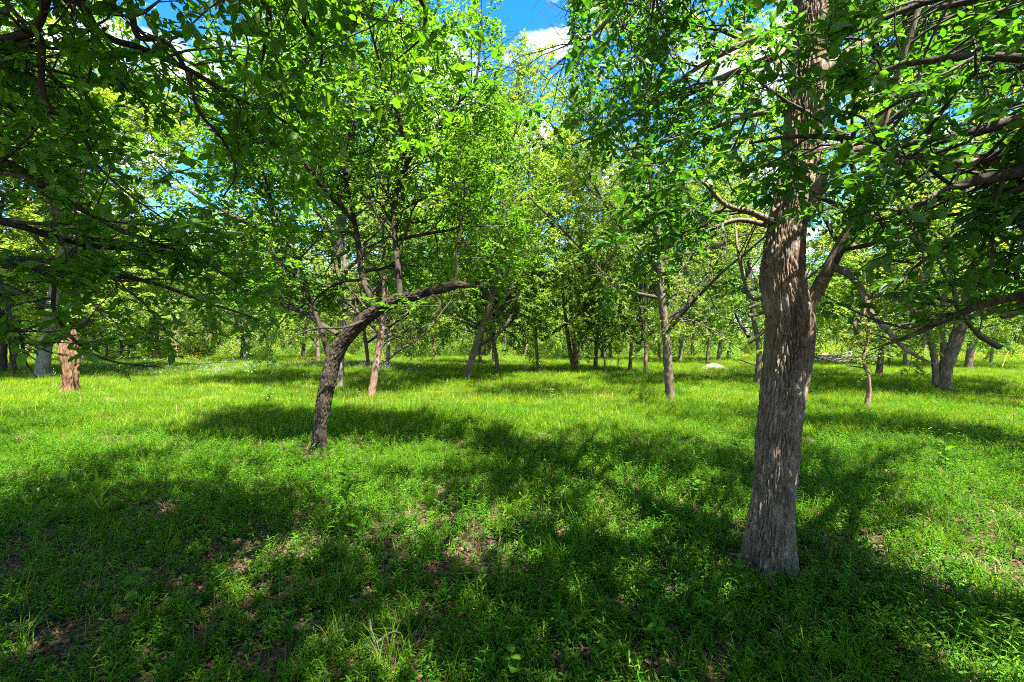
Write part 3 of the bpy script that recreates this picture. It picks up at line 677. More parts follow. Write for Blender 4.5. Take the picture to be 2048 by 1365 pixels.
# --- the curved trunk
cx, cy = ground_at(640, 908)
curve_limbs = [
    [(cx, cy, -0.12, .108)] + Z((640, 890, cy, 33), (642, 840, cy, 32), (653, 780, cy, 35), (669, 715, cy, 36), (699, 668, cy - .05, 34), (742, 630, cy - .1, 31), (790, 603, cy - .2, 27), (845, 588, cy - .3, 21), (890, 576, cy - .35, 19), (915, 569, cy - .38, 18), (932, 571, cy - .4, 8)),
    Z((658, 712, cy, 13), (648, 680, cy, 12), (632, 630, cy + .1, 11), (606, 570, cy + .2, 10), (575, 490, cy + .3, 9), (548, 420, cy + .4, 7), (520, 320, cy + .5, 5), (500, 200, cy + .6, 2)),
    Z((752, 625, cy - .1, 17), (738, 590, cy - .1, 15), (722, 545, cy, 14), (718, 500, cy, 13), (708, 440, cy + .1, 11), (690, 350, cy + .2, 9), (700, 230, cy + .3, 7), (690, 90, cy + .4, 5), (700, -60, cy + .5, 3)),
    Z((800, 600, cy - .2, 15), (796, 540, cy - .1, 14), (790, 480, cy, 13), (788, 410, cy, 11), (812, 330, cy, 10), (852, 272, cy - .1, 9), (905, 215, cy - .1, 8), (944, 172, cy - .2, 7), (960, 90, cy - .2, 5), (963, -10, cy - .3, 3)),
    Z((905, 572, cy - .35, 10), (915, 545, cy - .35, 8), (912, 515, cy - .3, 6), (925, 430, cy - .2, 4), (930, 330, cy - .1, 2)),
    Z((606, 580, cy + .2, 7), (560, 555, cy + .3, 6), (510, 520, cy + .5, 4), (450, 470, cy + .8, 2)),
    Z((725, 560, cy, 8), (680, 565, cy + .2, 6), (640, 590, cy + .4, 4), (600, 640, cy + .6, 2)),
    Z((788, 430, cy, 8), (840, 400, cy + .4, 6), (900, 380, cy + .8, 4), (960, 330, cy + 1.1, 2)),
    Z((708, 440, cy + .1, 8), (640, 380, cy + .2, 6), (560, 330, cy + .3, 4), (480, 290, cy + .5, 2)),
    Z((700, 230, cy + .3, 6), (640, 150, cy + .2, 5), (590, 60, cy + .1, 3), (560, -60, cy, 2)),
    Z((812, 330, cy, 8), (800, 200, cy + .3, 6), (820, 80, cy + .5, 4), (830, -60, cy + .6, 2)),
    Z((730, 640, cy - .1, 9), (690, 655, cy - .4, 6), (620, 660, cy - .6, 4), (560, 690, cy - .8, 2)),
    Z((860, 585, cy - .3, 8), (880, 610, cy - .5, 5), (860, 640, cy - .6, 2)),
    Z((690, 350, cy + .2, 8), (750, 280, cy + .6, 6), (790, 190, cy + .9, 4), (780, 100, cy + 1.2, 2)),
]
cw = lambda px, py, Y: W(px, py, Y)
curve_auto = [(cw(632, 630, cy + .1), (-.8, .5, .25), 2.2, .03), (cw(575, 490, cy + .3), (-.8, -.2, .4), 2.2, .03), (cw(548, 420, cy + .4), (-.6, .7, .5), 2.2, .025), (cw(722, 545, cy), (.2, .9, .35), 2.4, .03),
              (cw(708, 440, cy), (-.5, -.6, .5), 2.2, .03), (cw(790, 480, cy), (.75, .5, .3), 2.4, .03), (cw(812, 330, cy), (.1, -.6, .8), 2.4, .03), (cw(852, 272, cy), (.45, .6, .5), 2.0, .025),
              (cw(690, 350, cy), (-.4, .7, .7), 2.4, .03), (cw(905, 215, cy), (-.2, .4, .9), 2.0, .025), (cw(700, 230, cy), (-.8, .1, .7), 2.2, .025), (cw(890, 576, cy - .3), (.5, .75, .2), 1.8, .025), (cw(520, 320, cy + .5), (-.4, .2, .9), 2.2, .02)]
near_tree('curved_trunk_tree', 'dark flaky-barked tree whose trunk bends over in an arch and ends in a broken stub', (cx, cy, gz1(cx, cy)), curve_limbs,
          dict(d1=8.0, l1=1.15, d2=12, l2=0.36, t0=0.15, trop1=0.03, trop2=-0.03), M['leaf_curve'], M['bark_dark'], 15, 0.062, 14,
          trunk_kw=dict(sides=110, step=0.016, amp=0.019, seed=4.1, freq=30, stretch=3.2, flare=0.5, flare_h=0.25), cull=sky_gap, autos=curve_auto, floor=2.05)

def head(k, n1, d1, l1, d2, l2, per, leaf, low, ltop):
    """crown of a spreading tree 13 m tall, for trees that share it"""
    rng = np.random.default_rng(500 + k)
    tr = np.array([(0, 0, 0), (rng.uniform(-.2, .2), rng.uniform(-.2, .2), 3.5), (rng.uniform(-.5, .5), rng.uniform(-.5, .5), 7.5), (rng.uniform(-.8, .8), rng.uniform(-.8, .8), 11)])
    T = resample(tr, 14)[None]; RT = np.linspace(.18, .04, 14)[None]
    L1, R1 = spawn(rng, T, RT, n1, low, 1.0, 0, 60, 9, 0.13, 0.025, 1, 0.5, 0.2, labs=ltop)
    wood, tw = grow(rng, list(L1) + [T[0, 8:]], list(R1) + [RT[0, 8:]], dict(d1=d1, l1=l1, d2=d2, l2=l2, t0=0.2, trop1=-0.07, trop2=-0.13))
    g = Geo()
    tubes(g, wood[0][0], wood[0][1], 3); tubes(g, L1, R1, 5); tubes(g, T[:, 4:], RT[:, 4:], 6)
    pos, d, nn = leaf_basis(rng, tw, per)
    return g.mesh('branches', M['twig']), leaf_mesh('crown', pos, d, nn, leaf * rng.uniform(.6, 1.25, len(pos)), 'mid', M['leaf_mid'], rng)
MIDP = [head(k, 21, 2.7, 1.8, 7.0, 0.62, 19, 0.12, 0.11, 4.8) for k in range(4)]
protos = [head(10 + k, 16, 1.9, 1.9, 5.0, 0.8, 14, 0.18, 0.11, 5.0) for k in range(4)]
# --- trees of the clearing, each with the trunk it shows (photo column, row and width of its foot)
PAL, RED, MID, DRK = 'bark_pale', 'bark_red', 'bark_mid', 'bark_dark'
mid_tree('slim brown tree with a pale reddish foot, leaning right behind the curved trunk', 740, 795, 17, [(752, 730), (762, 660), (768, 600)], 11.1, 3.43, 1, RED, leaf=.075)
mid_tree('grey trunk half hidden directly behind the base of the curved trunk', 679, 775, 13, [(684, 720), (688, 640)], 15.5, 4.4, 2, PAL)
mid_tree('thin tree leaning strongly to the right, with a broken side limb', 932, 760, 17, [(945, 715), (965, 655), (985, 590), (996, 545), (1004, 500)], 13.5, 4.2, 3, MID, stems=[([(966, 652), (985, 628), (1000, 608)], 9)])
mid_tree('brown tree with a pale foot, nearest one left of the big furrowed trunk', 1341, 797, 21, [(1334, 740), (1325, 660), (1316, 600), (1310, 540)], 13.0, 4.36, 4, MID, leaf=.075, n1=20, own=True)
mid_tree('pale tree with stems splayed from one low fork, right of the clearing', 1884, 780, 28, [(1888, 730), (1905, 670), (1916, 610), (1925, 560)], 14.9, 4.75, 5, MID, stems=[([(1872, 770), (1868, 715), (1858, 665), (1848, 600)], 14), ([(1884, 770), (1886, 700), (1880, 640), (1890, 580)], 13)], n1=9)
mid_tree('small crooked sapling with an S-shaped reddish stem and one bushy low head', 1728, 817, 12, [(1736, 785), (1733, 750), (1724, 715), (1728, 695)], 2.9, 0.9, 6, RED, leaf=.06, n1=9, d1=6, low=0.5)
mid_tree('narrow brown tree standing close behind the big furrowed trunk on its left', 1511, 771, 13, [(1514, 700), (1500, 640), (1486, 560), (1472, 490)], 12.4, 3.7, 7, MID)
mid_tree('straight brown trunk right of the crooked sapling', 1756, 753, 13, [(1760, 700), (1762, 640)], 12.9, 3.96, 8, MID)
mid_tree('slim brown tree bending left, just right of the strongly leaning one', 998, 749, 10, [(990, 700), (982, 660), (974, 620)], 14, 4.0, 9, MID)
mid_tree('thin straight tree with a dead twig low on its stem, in mid clearing', 1077, 746, 8, [(1073, 700), (1070, 640)], 14, 4.2, 10, MID)
mid_tree('twin-stemmed tree with a tall dark upper trunk, centre of the clearing', 1155, 741, 11, [(1149, 700), (1143, 640), (1139, 580), (1137, 520)], 18.5, 5.4, 11, MID, stems=[([(1147, 738), (1138, 690), (1132, 640), (1128, 600)], 10)], n1=18, own=True, low=.3, d1=2.2, d2=5.5, per=20)
mid_tree('short dark-topped brown trunk right of the twin-stemmed tree', 1190, 741, 10, [(1192, 700), (1195, 650)], 10.6, 3.43, 12, MID)
mid_tree('very thin pale wavy stem beside the short brown trunk', 1211, 747, 5, [(1209, 715), (1206, 680), (1208, 640)], 9.1, 2.9, 13, PAL)
mid_tree('reddish trunk with a dark upper half, left one of a close pair', 1259, 744, 9, [(1262, 700), (1265, 650)], 12.9, 3.7, 14, RED)
mid_tree('reddish straight trunk with a whitish foot, right one of a close pair', 1290, 749, 9, [(1291, 700), (1290, 640)], 11.9, 3.7, 15, RED)
mid_tree('grey-brown tree leaning slightly right, behind the slim reddish-footed one', 772, 739, 10, [(777, 700), (778, 660)], 16, 4.4, 16, PAL)
mid_tree('thin left-leaning brown tree between the curved trunk and its slim reddish-footed neighbour', 738, 735, 9, [(733, 705), (727, 670)], 15.5, 4.2, 17, MID)
mid_tree('stout pale grey trunk left of the broken orange snag', 83, 756, 27, [(87, 715), (93, 660)], 17, 5.4, 18, PAL)
mid_tree('brown trunk leaning right, between the dark edge trunk and the stout pale one', 24, 743, 15, [(32, 700), (40, 650)], 16.5, 5.0, 19, MID)
mid_tree('dark brown trunk at the far left edge of the clearing', 6, 747, 16, [(5, 700), (10, 640)], 16.5, 5.0, 20, DRK)
mid_tree('thick grey trunk with a sawn limb scar, right of the splayed pale stems', 1936, 738, 16, [(1940, 700), (1948, 650)], 13.9, 5.02, 21, MID)
mid_tree('dark thin tree left of the sandy mound', 1413, 729, 8, [(1415, 700), (1420, 655)], 12.4, 3.96, 22, MID)
mid_tree('whitish trunk just behind the sandy mound, leaning right', 1436, 722, 10, [(1440, 690), (1446, 650)], 14.2, 3.96, 23, PAL)
mid_tree('slim whitish trunk right of the sandy mound', 1456, 720, 9, [(1459, 690), (1462, 650)], 13.2, 3.96, 24, PAL)

# two more whose stems stand outside the view: only their boughs reach in
mid_tree('leafy tree past the right edge whose fine-leaved boughs reach in above the drooping sapling', 2580, 985, 90, [(2570, 700), (2590, 400)], 10.0, 3.6, 41, DRK, leafmat='leaf_hero', leaf=.062, n1=19, d1=4.2, d2=9, per=15, own=True, low=.26)
mid_tree('leafy tree past the left edge whose boughs reach in behind the drooping dark-leaved limbs', -420, 940, 90, [(-410, 700), (-400, 400)], 8.4, 3.4, 42, DRK, leafmat='leaf_curve', leaf=.06, n1=16, d1=4.0, d2=9, per=14, own=True, low=.26)

# far trunks: own trunk too, cheaper crowns shared between alike ones
far = [
    ('pale crooked trunk furthest back behind the clearing, left of the sandy mound', 1386, 713, 9, PAL, [(1384, 690), (1386, 655)]),
    ('stubby pale trunk with a mottled foot, left of the mound beyond the pale-footed brown tree', 1359, 723, 9, PAL, None),
    ('pale sliver of trunk right behind the pale-footed brown tree', 1345, 713, 5, PAL, None),
    ('reddish far trunk touching the left side of the pale-footed brown tree', 1320, 721, 6, RED, None),
    ('squat brown far trunk between the wavy pale stem and the reddish pair', 1222, 721, 9, MID, None),
    ('dark far trunk directly behind the wavy pale stem', 1204, 721, 7, DRK, None),
    ('whitish far trunk standing between the twin-stemmed tree and the short brown trunk', 1172, 709, 7, PAL, [(1173, 685), (1174, 660)]),
    ('rusty far trunk hard against the right of the twin-stemmed tree', 1158, 716, 9, RED, None),
    ('thin far stem left of the twin-stemmed tree', 1119, 711, 5, PAL, None),
    ('dark far trunk between the dead-twig tree and the twin-stemmed one', 1066, 711, 6, DRK, None),
    ('second dark far trunk, close left of the dead-twig tree', 1058, 710, 5, DRK, None),
    ('short pale-red far trunk right of the bending slim tree', 1007, 714, 9, RED, None),
    ('brown far trunk touching the foot of the bending slim tree', 987, 727, 9, MID, None),
    ('narrow brown far trunk rising behind the strongly leaning tree', 961, 727, 8, MID, [(959, 700), (957, 660)]),
    ('reddish far trunk alone between the curved trunk stub and the leaning tree', 870, 716, 9, RED, None),
    ('small brown far trunk left of the curved trunk', 637, 723, 10, MID, None),
    ('dark far trunk further left of the curved trunk', 605, 718, 10, DRK, None),
    ('bright whitish far trunk alone in the pale flower drift', 492, 725, 12, PAL, [(493, 700), (495, 660)]),
    ('dark thin trunk touching the bright whitish one on its left', 483, 721, 8, DRK, None),
    ('tiny pale far trunk between the dark red trunk and the bright whitish one', 437, 714, 6, PAL, None),
    ('dark reddish far trunk, stoutest above the yellow flowers', 352, 719, 11, RED, None),
    ('low grey-brown far trunk left of the dark reddish one', 317, 717, 10, MID, None),
    ('thin rusty far trunk between the low grey one and the snag', 302, 717, 7, RED, None),
    ('leaning brown far trunk, right of the blackish pole-like one', 262, 717, 7, MID, [(258, 700), (255, 670)]),
    ('blackish pole-like far trunk right of the snag', 245, 721, 7, DRK, None),
    ('slim brown far trunk second to the right of the snag', 213, 722, 6, MID, None),
    ('pale green-grey far trunk right of the snag', 186, 728, 9, PAL, None),
    ('grey far trunk showing just past the right edge of the snag', 164, 724, 10, PAL, None),
    ('thin brown far trunk between the leaning brown and the stout pale trunk', 53, 722, 6, MID, None),
    ('leaning thin far stem beyond the crooked sapling', 1780, 730, 6, PAL, [(1776, 705), (1773, 680)]),
    ('whitish far trunk left of the splayed pale stems', 1812, 733, 9, PAL, [(1808, 710), (1802, 680)]),
    ('slender pale far trunk left of the yellow guy guard', 1980, 732, 7, PAL, None),
    ('thin dark far trunk close behind the brush heap', 1695, 720, 6, DRK, [(1699, 700), (1704, 680)]),
]
for k, (label, px, py, w, bk, top) in enumerate(far):
    rng = np.random.default_rng(700 + k)
    r = mid_tree(label, px, py, w, top, 8.0, 3, 100 + k, bk, crown=False, sides=12, group='far trunks behind the clearing')
    wm, lm = protos[k % 4]
    s = rng.uniform(0.95, 1.3)
    for nme, me in (('branches', wm), ('crown', lm)):
        o = link(nme, me, r); o.rotation_euler.z = rng.uniform(0, 6.28); o.scale = (s, s, s * rng.uniform(.9, 1.15))
        if nme == 'crown': o['kind'] = 'stuff'; o.rotation_euler.z = rot
        else: rot = o.rotation_euler.z

# ------------------------------------------------------------------ point-instanced ground cover (one object each)
def instancer(name, protos_, pos, idx, rotz, scl, tilt=0.15, rng=None, **props):
    """protos_: list of meshes; the object is a cloud of points, each drawn as one of the tufts"""
    rng = rng or np.random.default_rng(3)
    pc = bpy.data.collections.new(name + '_tufts')
    for i, me in enumerate(protos_):
        pc.objects.link(bpy.data.objects.new('%s_tuft_%02d' % (name, i), me))
    me = bpy.data.meshes.new(name)
    me.vertices.add(len(pos)); me.vertices.foreach_set('co', np.ascontiguousarray(pos, np.float32).ravel())
    for an, ty, dat in (('pick', 'INT', idx.astype(np.int32)), ('size', 'FLOAT', scl.astype(np.float32))):
        at = me.attributes.new(an, ty, 'POINT'); at.data.foreach_set('value', dat)
    rot = np.stack([rng.normal(0, tilt, len(pos)), rng.normal(0, tilt, len(pos)), rotz], -1).astype(np.float32)
    at = me.attributes.new('turn', 'FLOAT_VECTOR', 'POINT'); at.data.foreach_set('vector', rot.ravel())
    o = link(name, me, None, None, kind='stuff', **props)
    gt = bpy.data.node_groups.new(name + '_scatter', 'GeometryNodeTree')
    gt.interface.new_socket('Geometry', in_out='INPUT', socket_type='NodeSocketGeometry')
    gt.interface.new_socket('Geometry', in_out='OUTPUT', socket_type='NodeSocketGeometry')
    N, L = gt.nodes.new, gt.links.new
    gi_, go = N('NodeGroupInput'), N('NodeGroupOutput')
    ip = N('GeometryNodeInstanceOnPoints'); ci = N('GeometryNodeCollectionInfo')
    ci.inputs['Collection'].default_value = pc; ci.inputs['Separate Children'].default_value = True; ci.inputs['Reset Children'].default_value = True
    ip.inputs['Pick Instance'].default_value = True
    def attr(nm, ty):
        a = N('GeometryNodeInputNamedAttribute'); a.data_type = ty; a.inputs['Name'].default_value = nm
        return a.outputs['Attribute']
    L(gi_.outputs[0], ip.inputs['Points']); L(ci.outputs[0], ip.inputs['Instance'])
    L(attr('pick', 'INT'), ip.inputs['Instance Index']); L(attr('turn', 'FLOAT_VECTOR'), ip.inputs['Rotation']); L(attr('size', 'FLOAT'), ip.inputs['Scale'])
    L(ip.outputs[0], go.inputs[0])
    md = o.modifiers.new('scatter', 'NODES'); md.node_group = gt
    return o

def blade(g, rng, base, h, w, lean, az, seg=4, tint=0.5):
    t = np.linspace(0, 1, seg + 1)
    d = np.array([math.cos(az), math.sin(az), 0]); s = np.array([-d[1], d[0], 0])
    bend = lean * t ** 1.8
    c = np.array(base)[None] + h * (np.sin(bend)[:, None] * d * t[:, None] + (np.cos(bend * 0.8) * t)[:, None] * np.array([0, 0, 1.0]))
    ww = (w * (1 - t ** 2.2) * (0.55 + 0.9 * t * (1 - t) * 2))[:, None]
    V = np.stack([c - s * ww, c + s * ww], 1).reshape(-1, 3)
    i = np.arange(seg) * 2
    g.add(V, np.stack([i, i + 1, i + 3, i + 2], -1), tint)
def leafcard(g, rng, pos, d, up, size, wide, tint, fold=0.12):
    d = nrm(np.array(d, float)); up = nrm(np.array(up, float) - np.dot(up, d) * d); y = np.cross(up, d)
    tmp = np.array([[0, 0, 0], [.3, .42 * wide, fold * wide], [.65, .36 * wide, fold * wide], [1, 0, -.12], [.65, -.36 * wide, fold * wide], [.3, -.42 * wide, fold * wide], [.5, 0, 0]])
    V = np.array(pos) + size * (tmp[:, :1] * d + tmp[:, 1:2] * y + tmp[:, 2:] * up)
    g.add(V, np.array([[0, 6, 1], [1, 6, 2], [2, 6, 3], [3, 6, 4], [4, 6, 5], [5, 6, 0]]), tint)
def stemtube(g, pts, r0, r1, sides=3):
    pts = np.array(pts, float)[None]
    tubes(g, pts, np.linspace(r0, r1, pts.shape[1])[None], sides)

def tuft(seed, n, h, w, spread, lean=1.1, name='grass_tuft', m='grass'):
    rng = np.random.default_rng(seed); g = Geo()
    for _ in range(n):
        r = spread * math.sqrt(rng.random()); a = rng.uniform(0, 6.28)
        blade(g, rng, (r * math.cos(a), r * math.sin(a), -0.02), h * rng.uniform(.45, 1.2), w * rng.uniform(.7, 1.3), rng.uniform(.15, lean), a + rng.normal(0, .9), 4, rng.random())
    return g.mesh(name, M[m])
def sprig(seed, stems, h, leaf, wide, spread, m='weed', pairs=7, name='weed_sprig', top=None):
    rng = np.random.default_rng(seed); g = Geo(); tops = []
    for _ in range(stems):
        r = spread * math.sqrt(rng.random()); a = rng.uniform(0, 6.28)
        b = np.array([r * math.cos(a), r * math.sin(a), -0.02]); hh = h * rng.uniform(.6, 1.2)
        ln = rng.normal(0, .28, 2)
        pts = [b + np.array([ln[0] * t ** 1.5 * hh, ln[1] * t ** 1.5 * hh, hh * t]) for t in np.linspace(0, 1, 4)]
        stemtube(g, pts, 0.0022, 0.001)
        az = rng.uniform(0, 6.28)
        np_ = max(3, int(pairs * rng.uniform(.7, 1.2)))
        for k in range(np_):
            t = 0.15 + 0.85 * (k + .5) / np_
            p = np.array([np.interp(t, np.linspace(0, 1, 4), [q[c] for q in pts]) for c in range(3)])
            az += 2.4 if rng.random() < .3 else 1.57
            s = leaf * (1.1 - .55 * t) * rng.uniform(.7, 1.25)
            for q in (0, math.pi):
                d = (math.cos(az + q), math.sin(az + q), rng.uniform(-.1, .75))
                leafcard(g, rng, p, d, (rng.normal(0, .2), rng.normal(0, .2), 1), s, wide, rng.random())
        tops.append(pts[-1])
    if top:
        g2 = Geo()
        for p in tops:
            for _ in range(top[1]):
                q = p + rng.normal(0, top[2], 3)
                leafcard(g2, rng, q, rng.normal(size=3) + (0, 0, .3), (0, 0, 1), top[3], 1.1, rng.random())
        me = g.mesh(name, [M[m], M[top[0]]])
        # petals: join as a second material
        n0 = len(me.polygons)
        G = Geo(); 
        for k in (3, 4):
            pass
        gg = Geo(); gg.v, gg.f, gg.t, gg.n = g.v + g2.v, {k: g.f[k] + [x + g.n for x in g2.f[k]] for k in (3, 4)}, {k: g.t[k] + g2.t[k] for k in (3, 4)}, g.n + g2.n
        me = gg.mesh(name, [M[m], M[top[0]]])
        t3a, t3b, t4 = sum(len(x) for x in g.f[3]), sum(len(x) for x in g2.f[3]), sum(len(x) for x in g.f[4])
        mi = np.zeros(len(me.polygons), np.int32); mi[t3a:t3a + t3b] = 1
        me.polygons.foreach_set('material_index', mi)
        return me
    return g.mesh(name, M[m])
def litter(seed, n, spread):
    rng = np.random.default_rng(seed); g = Geo()
    for _ in range(n):
        p = (rng.normal(0, spread), rng.normal(0, spread), rng.uniform(0.004, .022))
        a = rng.uniform(0, 6.28)
        leafcard(g, rng, p, (math.cos(a), math.sin(a), rng.normal(0, .25)), (rng.normal(0, .45), rng.normal(0, .45), 1), rng.uniform(.014, .036), rng.uniform(.6, 1.0), rng.random(), rng.uniform(-.2, .35))
    for _ in range(2):
        a = rng.uniform(0, 6.28); l = rng.uniform(.05, .16); p = rng.normal(0, spread, 2)
        stemtube(g, [(p[0], p[1], .012), (p[0] + l * math.cos(a), p[1] + l * math.sin(a), .016)], .003, .0015)
    return g.mesh('leaf_litter_patch', M['litter'])

rng = np.random.default_rng(42)
def field(y0, y1, dens, margin=1.6):
    """random points of the wedge in view, with a margin at the sides"""
    w = 1.16 * y1 + margin
    n = int(dens * 2 * w * (y1 - y0))
    x, y = rng.uniform(-w, w, n), rng.uniform(y0, y1, n)
    k = np.abs(x) < 1.16 * np.maximum(y, 0) + margin
    return x[k], y[k]
def patch(x, y):
    """cover of the ground, 0 bare to 1 closed"""
    c = 0.80 + 0.70 * n2(x, y, 0.9, 1) + 0.55 * n2(x, y, 0.33, 8) + 0.45 * n2(x, y, 2.6, 4)
    return np.clip(c + np.clip((y - 4.0) / 5, 0, .6), 0, 1)
trunks_xy = np.array([(hx - .0, hy), (cx, cy)])
def scatter(zones, name, metas, ss, th=0.0, pw=1.0, big=1.0, **props):
    X, Y = [], []
    for y0, y1, dn in zones:
        x, y = field(y0, y1, dn)
        k = rng.random(len(x)) < np.clip((patch(x, y) - th) / (1 - th), 0, 1) ** pw
        X.append(x[k]); Y.append(y[k])
    x, y = np.concatenate(X), np.concatenate(Y)
    far_ = np.min(np.stack([np.hypot(x - a, y - b) for a, b in trunks_xy]), 0) > rng.uniform(.2, .36, len(x))
    x, y = x[far_], y[far_]
    sc = ss(x, y) * rng.uniform(.7, 1.3, len(x))
    return instancer(name, metas, np.stack([x, y, gz(x, y)], -1), rng.integers(0, len(metas), len(x)), rng.uniform(0, 6.28, len(x)), sc, rng=rng, **props)

T_fine = [tuft(20 + i, 15, .15, .0026, .055, m='shade_tinted_grass') for i in range(7)] + [tuft(28, 9, .16, .0018, .06, 1.4, 'straw_tuft', 'straw'), tuft(45, 26, .25, .003, .07, 1.4, m='shade_tinted_grass')]
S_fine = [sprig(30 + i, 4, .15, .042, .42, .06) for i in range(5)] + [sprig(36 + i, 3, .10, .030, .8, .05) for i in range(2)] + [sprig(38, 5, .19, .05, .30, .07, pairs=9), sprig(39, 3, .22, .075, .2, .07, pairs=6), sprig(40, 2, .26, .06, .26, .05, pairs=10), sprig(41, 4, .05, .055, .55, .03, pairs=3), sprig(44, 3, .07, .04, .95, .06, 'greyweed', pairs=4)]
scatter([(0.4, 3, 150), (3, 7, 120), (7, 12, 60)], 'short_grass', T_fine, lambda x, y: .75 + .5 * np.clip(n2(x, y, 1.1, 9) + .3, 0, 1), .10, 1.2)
scatter([(0.4, 3, 260), (3, 7, 190), (7, 12, 80)], 'low_weeds', S_fine, lambda x, y: .75 + .35 * np.clip(n2(x, y, 1.3, 12) + .3, 0, 1), .12, 1.1)
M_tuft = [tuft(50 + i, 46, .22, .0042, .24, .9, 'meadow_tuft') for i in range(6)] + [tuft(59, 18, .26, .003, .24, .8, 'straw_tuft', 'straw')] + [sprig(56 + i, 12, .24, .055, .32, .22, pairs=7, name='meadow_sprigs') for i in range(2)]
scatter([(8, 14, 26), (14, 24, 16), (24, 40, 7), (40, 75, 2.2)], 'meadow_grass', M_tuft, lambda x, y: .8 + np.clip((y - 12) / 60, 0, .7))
lx, ly = field(0.4, 8, 95)
instancer('leaf_litter', [litter(70 + i, 14, .06) for i in range(5)], np.stack([lx, ly, gz(lx, ly)], -1), rng.integers(0, 5, len(lx)), rng.uniform(0, 6.28, len(lx)), rng.uniform(.7, 1.3, len(lx)), .05, rng)
# wildflowers: a pale bluish drift on the left, yellow ones far back
fx, fy = rng.uniform(-32, -5, 4200), rng.uniform(17, 46, 4200)
k = (n2(fx, fy, 6, 3) + .25 - np.abs(fy - 28) / 50 - .3 * (fy < 19)) > rng.uniform(.1, 1.4, len(fx)); fx, fy = fx[k], fy[k]
F_w = [sprig(80 + i, 7, .42, .06, .3, .2, 'greyweed', 6, 'wildflower', ('flower_white', 3, .03, .018)) for i in range(3)]
instancer('wildflowers', F_w, np.stack([fx, fy, gz(fx, fy)], -1), rng.integers(0, 3, len(fx)), rng.uniform(0, 6.28, len(fx)), rng.uniform(.7, 1.25, len(fx)), .08, rng)
fx, fy = np.concatenate([rng.uniform(-60, -12, 900), rng.uniform(18, 70, 900)]), np.concatenate([rng.uniform(34, 62, 900), rng.uniform(36, 62, 900)])
k = n2(fx, fy, 7, 6) > rng.uniform(-.1, .7, len(fx)); fx, fy = fx[k], fy[k]
F_y = [sprig(90 + i, 7, .5, .06, .3, .3, 'weed', 6, 'yellow_flower', ('flower_yellow', 4, .04, .035)) for i in range(2)]
instancer('yellow_flowers', F_y, np.stack([fx, fy, gz(fx, fy)], -1), rng.integers(0, 2, len(fx)), rng.uniform(0, 6.28, len(fx)), rng.uniform(.8, 1.3, len(fx)), .08, rng)

# the wood that closes the view: trees and bushes that read as one mass
wt = []
for k_, (wm, lm) in enumerate(protos[:3]):
    # one mesh per tree with wood and leaves
    nv = len(wm.vertices); a = np.empty(nv * 3, np.float32); wm.vertices.foreach_get('co', a)
    nl = len(lm.vertices); b = np.empty(nl * 3, np.float32); lm.vertices.foreach_get('co', b)
    f4 = np.empty(len(wm.loops), np.int32); wm.loops.foreach_get('vertex_index', f4)
    f3 = np.empty(len(lm.loops), np.int32); lm.loops.foreach_get('vertex_index', f3)
    tn = np.empty(len(lm.polygons), np.float32); lm.attributes['tint'].data.foreach_get('value', tn)
    g = Geo(); tubes(g, np.array([[(0, 0, -.3), (.1, 0, 2), (0, .1, 5)]]), np.array([[.22, .17, .12]]), 6)
    tv = np.concatenate(g.v); tf = np.concatenate(g.f[4])
    V = np.concatenate([a.reshape(-1, 3), b.reshape(-1, 3), tv])
    me = mesh_from('wood_tree', V, [f3.reshape(-1, 3) + nv, f4.reshape(-1, 4), tf + nv + nl], [M['leaf_mid'], M['bark_mid']], True, [tn, np.full(len(f4) // 4, .5), np.full(len(tf), .5)])
    mi = np.ones(len(me.polygons), np.int32); mi[:len(f3) // 3] = 0
    me.polygons.foreach_set('material_index', mi)
    wt.append(me)
rng = np.random.default_rng(77)
px_, py_ = [], []
while len(px_) < 190:
    x, y = rng.uniform(-150, 150), rng.uniform(60, 130)
    if abs(x) < 1.2 * y + 6 and all((x - a) ** 2 + (y - b) ** 2 > 22 for a, b in zip(px_, py_)):
        px_.append(x); py_.append(y)
wx, wy = np.array(px_), np.array(py_)
instancer('distant_woods', wt, np.stack([wx, wy, gz(wx, wy)], -1), rng.integers(0, 3, len(wx)), rng.uniform(0, 6.28, len(wx)), rng.uniform(.95, 1.35, len(wx)), .02, rng)
def bushmesh(seed):
    r_ = np.random.default_rng(seed)
    n = 1500; u = nrm(r_.normal(size=(n, 3))); u[:, 2] = np.abs(u[:, 2])
    pos = u * (r_.uniform(.35, 1, n) ** .5)[:, None] * np.array([1.3, 1.3, 1.5]) * (1 + .5 * perlin(u * 2.2 + seed))[:, None]
    return leaf_mesh('undergrowth_bush', pos, nrm(r_.normal(size=(n, 3))), nrm(r_.normal(size=(n, 3)) + (0, 0, 1)), r_.uniform(.09, .2, n), 'mid', M['leaf_mid'], r_)
bx = rng.uniform(-150, 150, 1500); by = rng.uniform(56, 120, 1500); k = np.abs(bx) < 1.2 * by; bx, by = bx[k], by[k]
instancer('undergrowth', [bushmesh(5), bushmesh(6), bushmesh(7)], np.stack([bx, by, gz(bx, by)], -1), rng.integers(0, 3, len(bx)), rng.uniform(0, 6.28, len(bx)), rng.uniform(.8, 1.4, len(bx)) * (1 + np.clip((by - 60) / 30, 0, 1.6)), .03, rng)

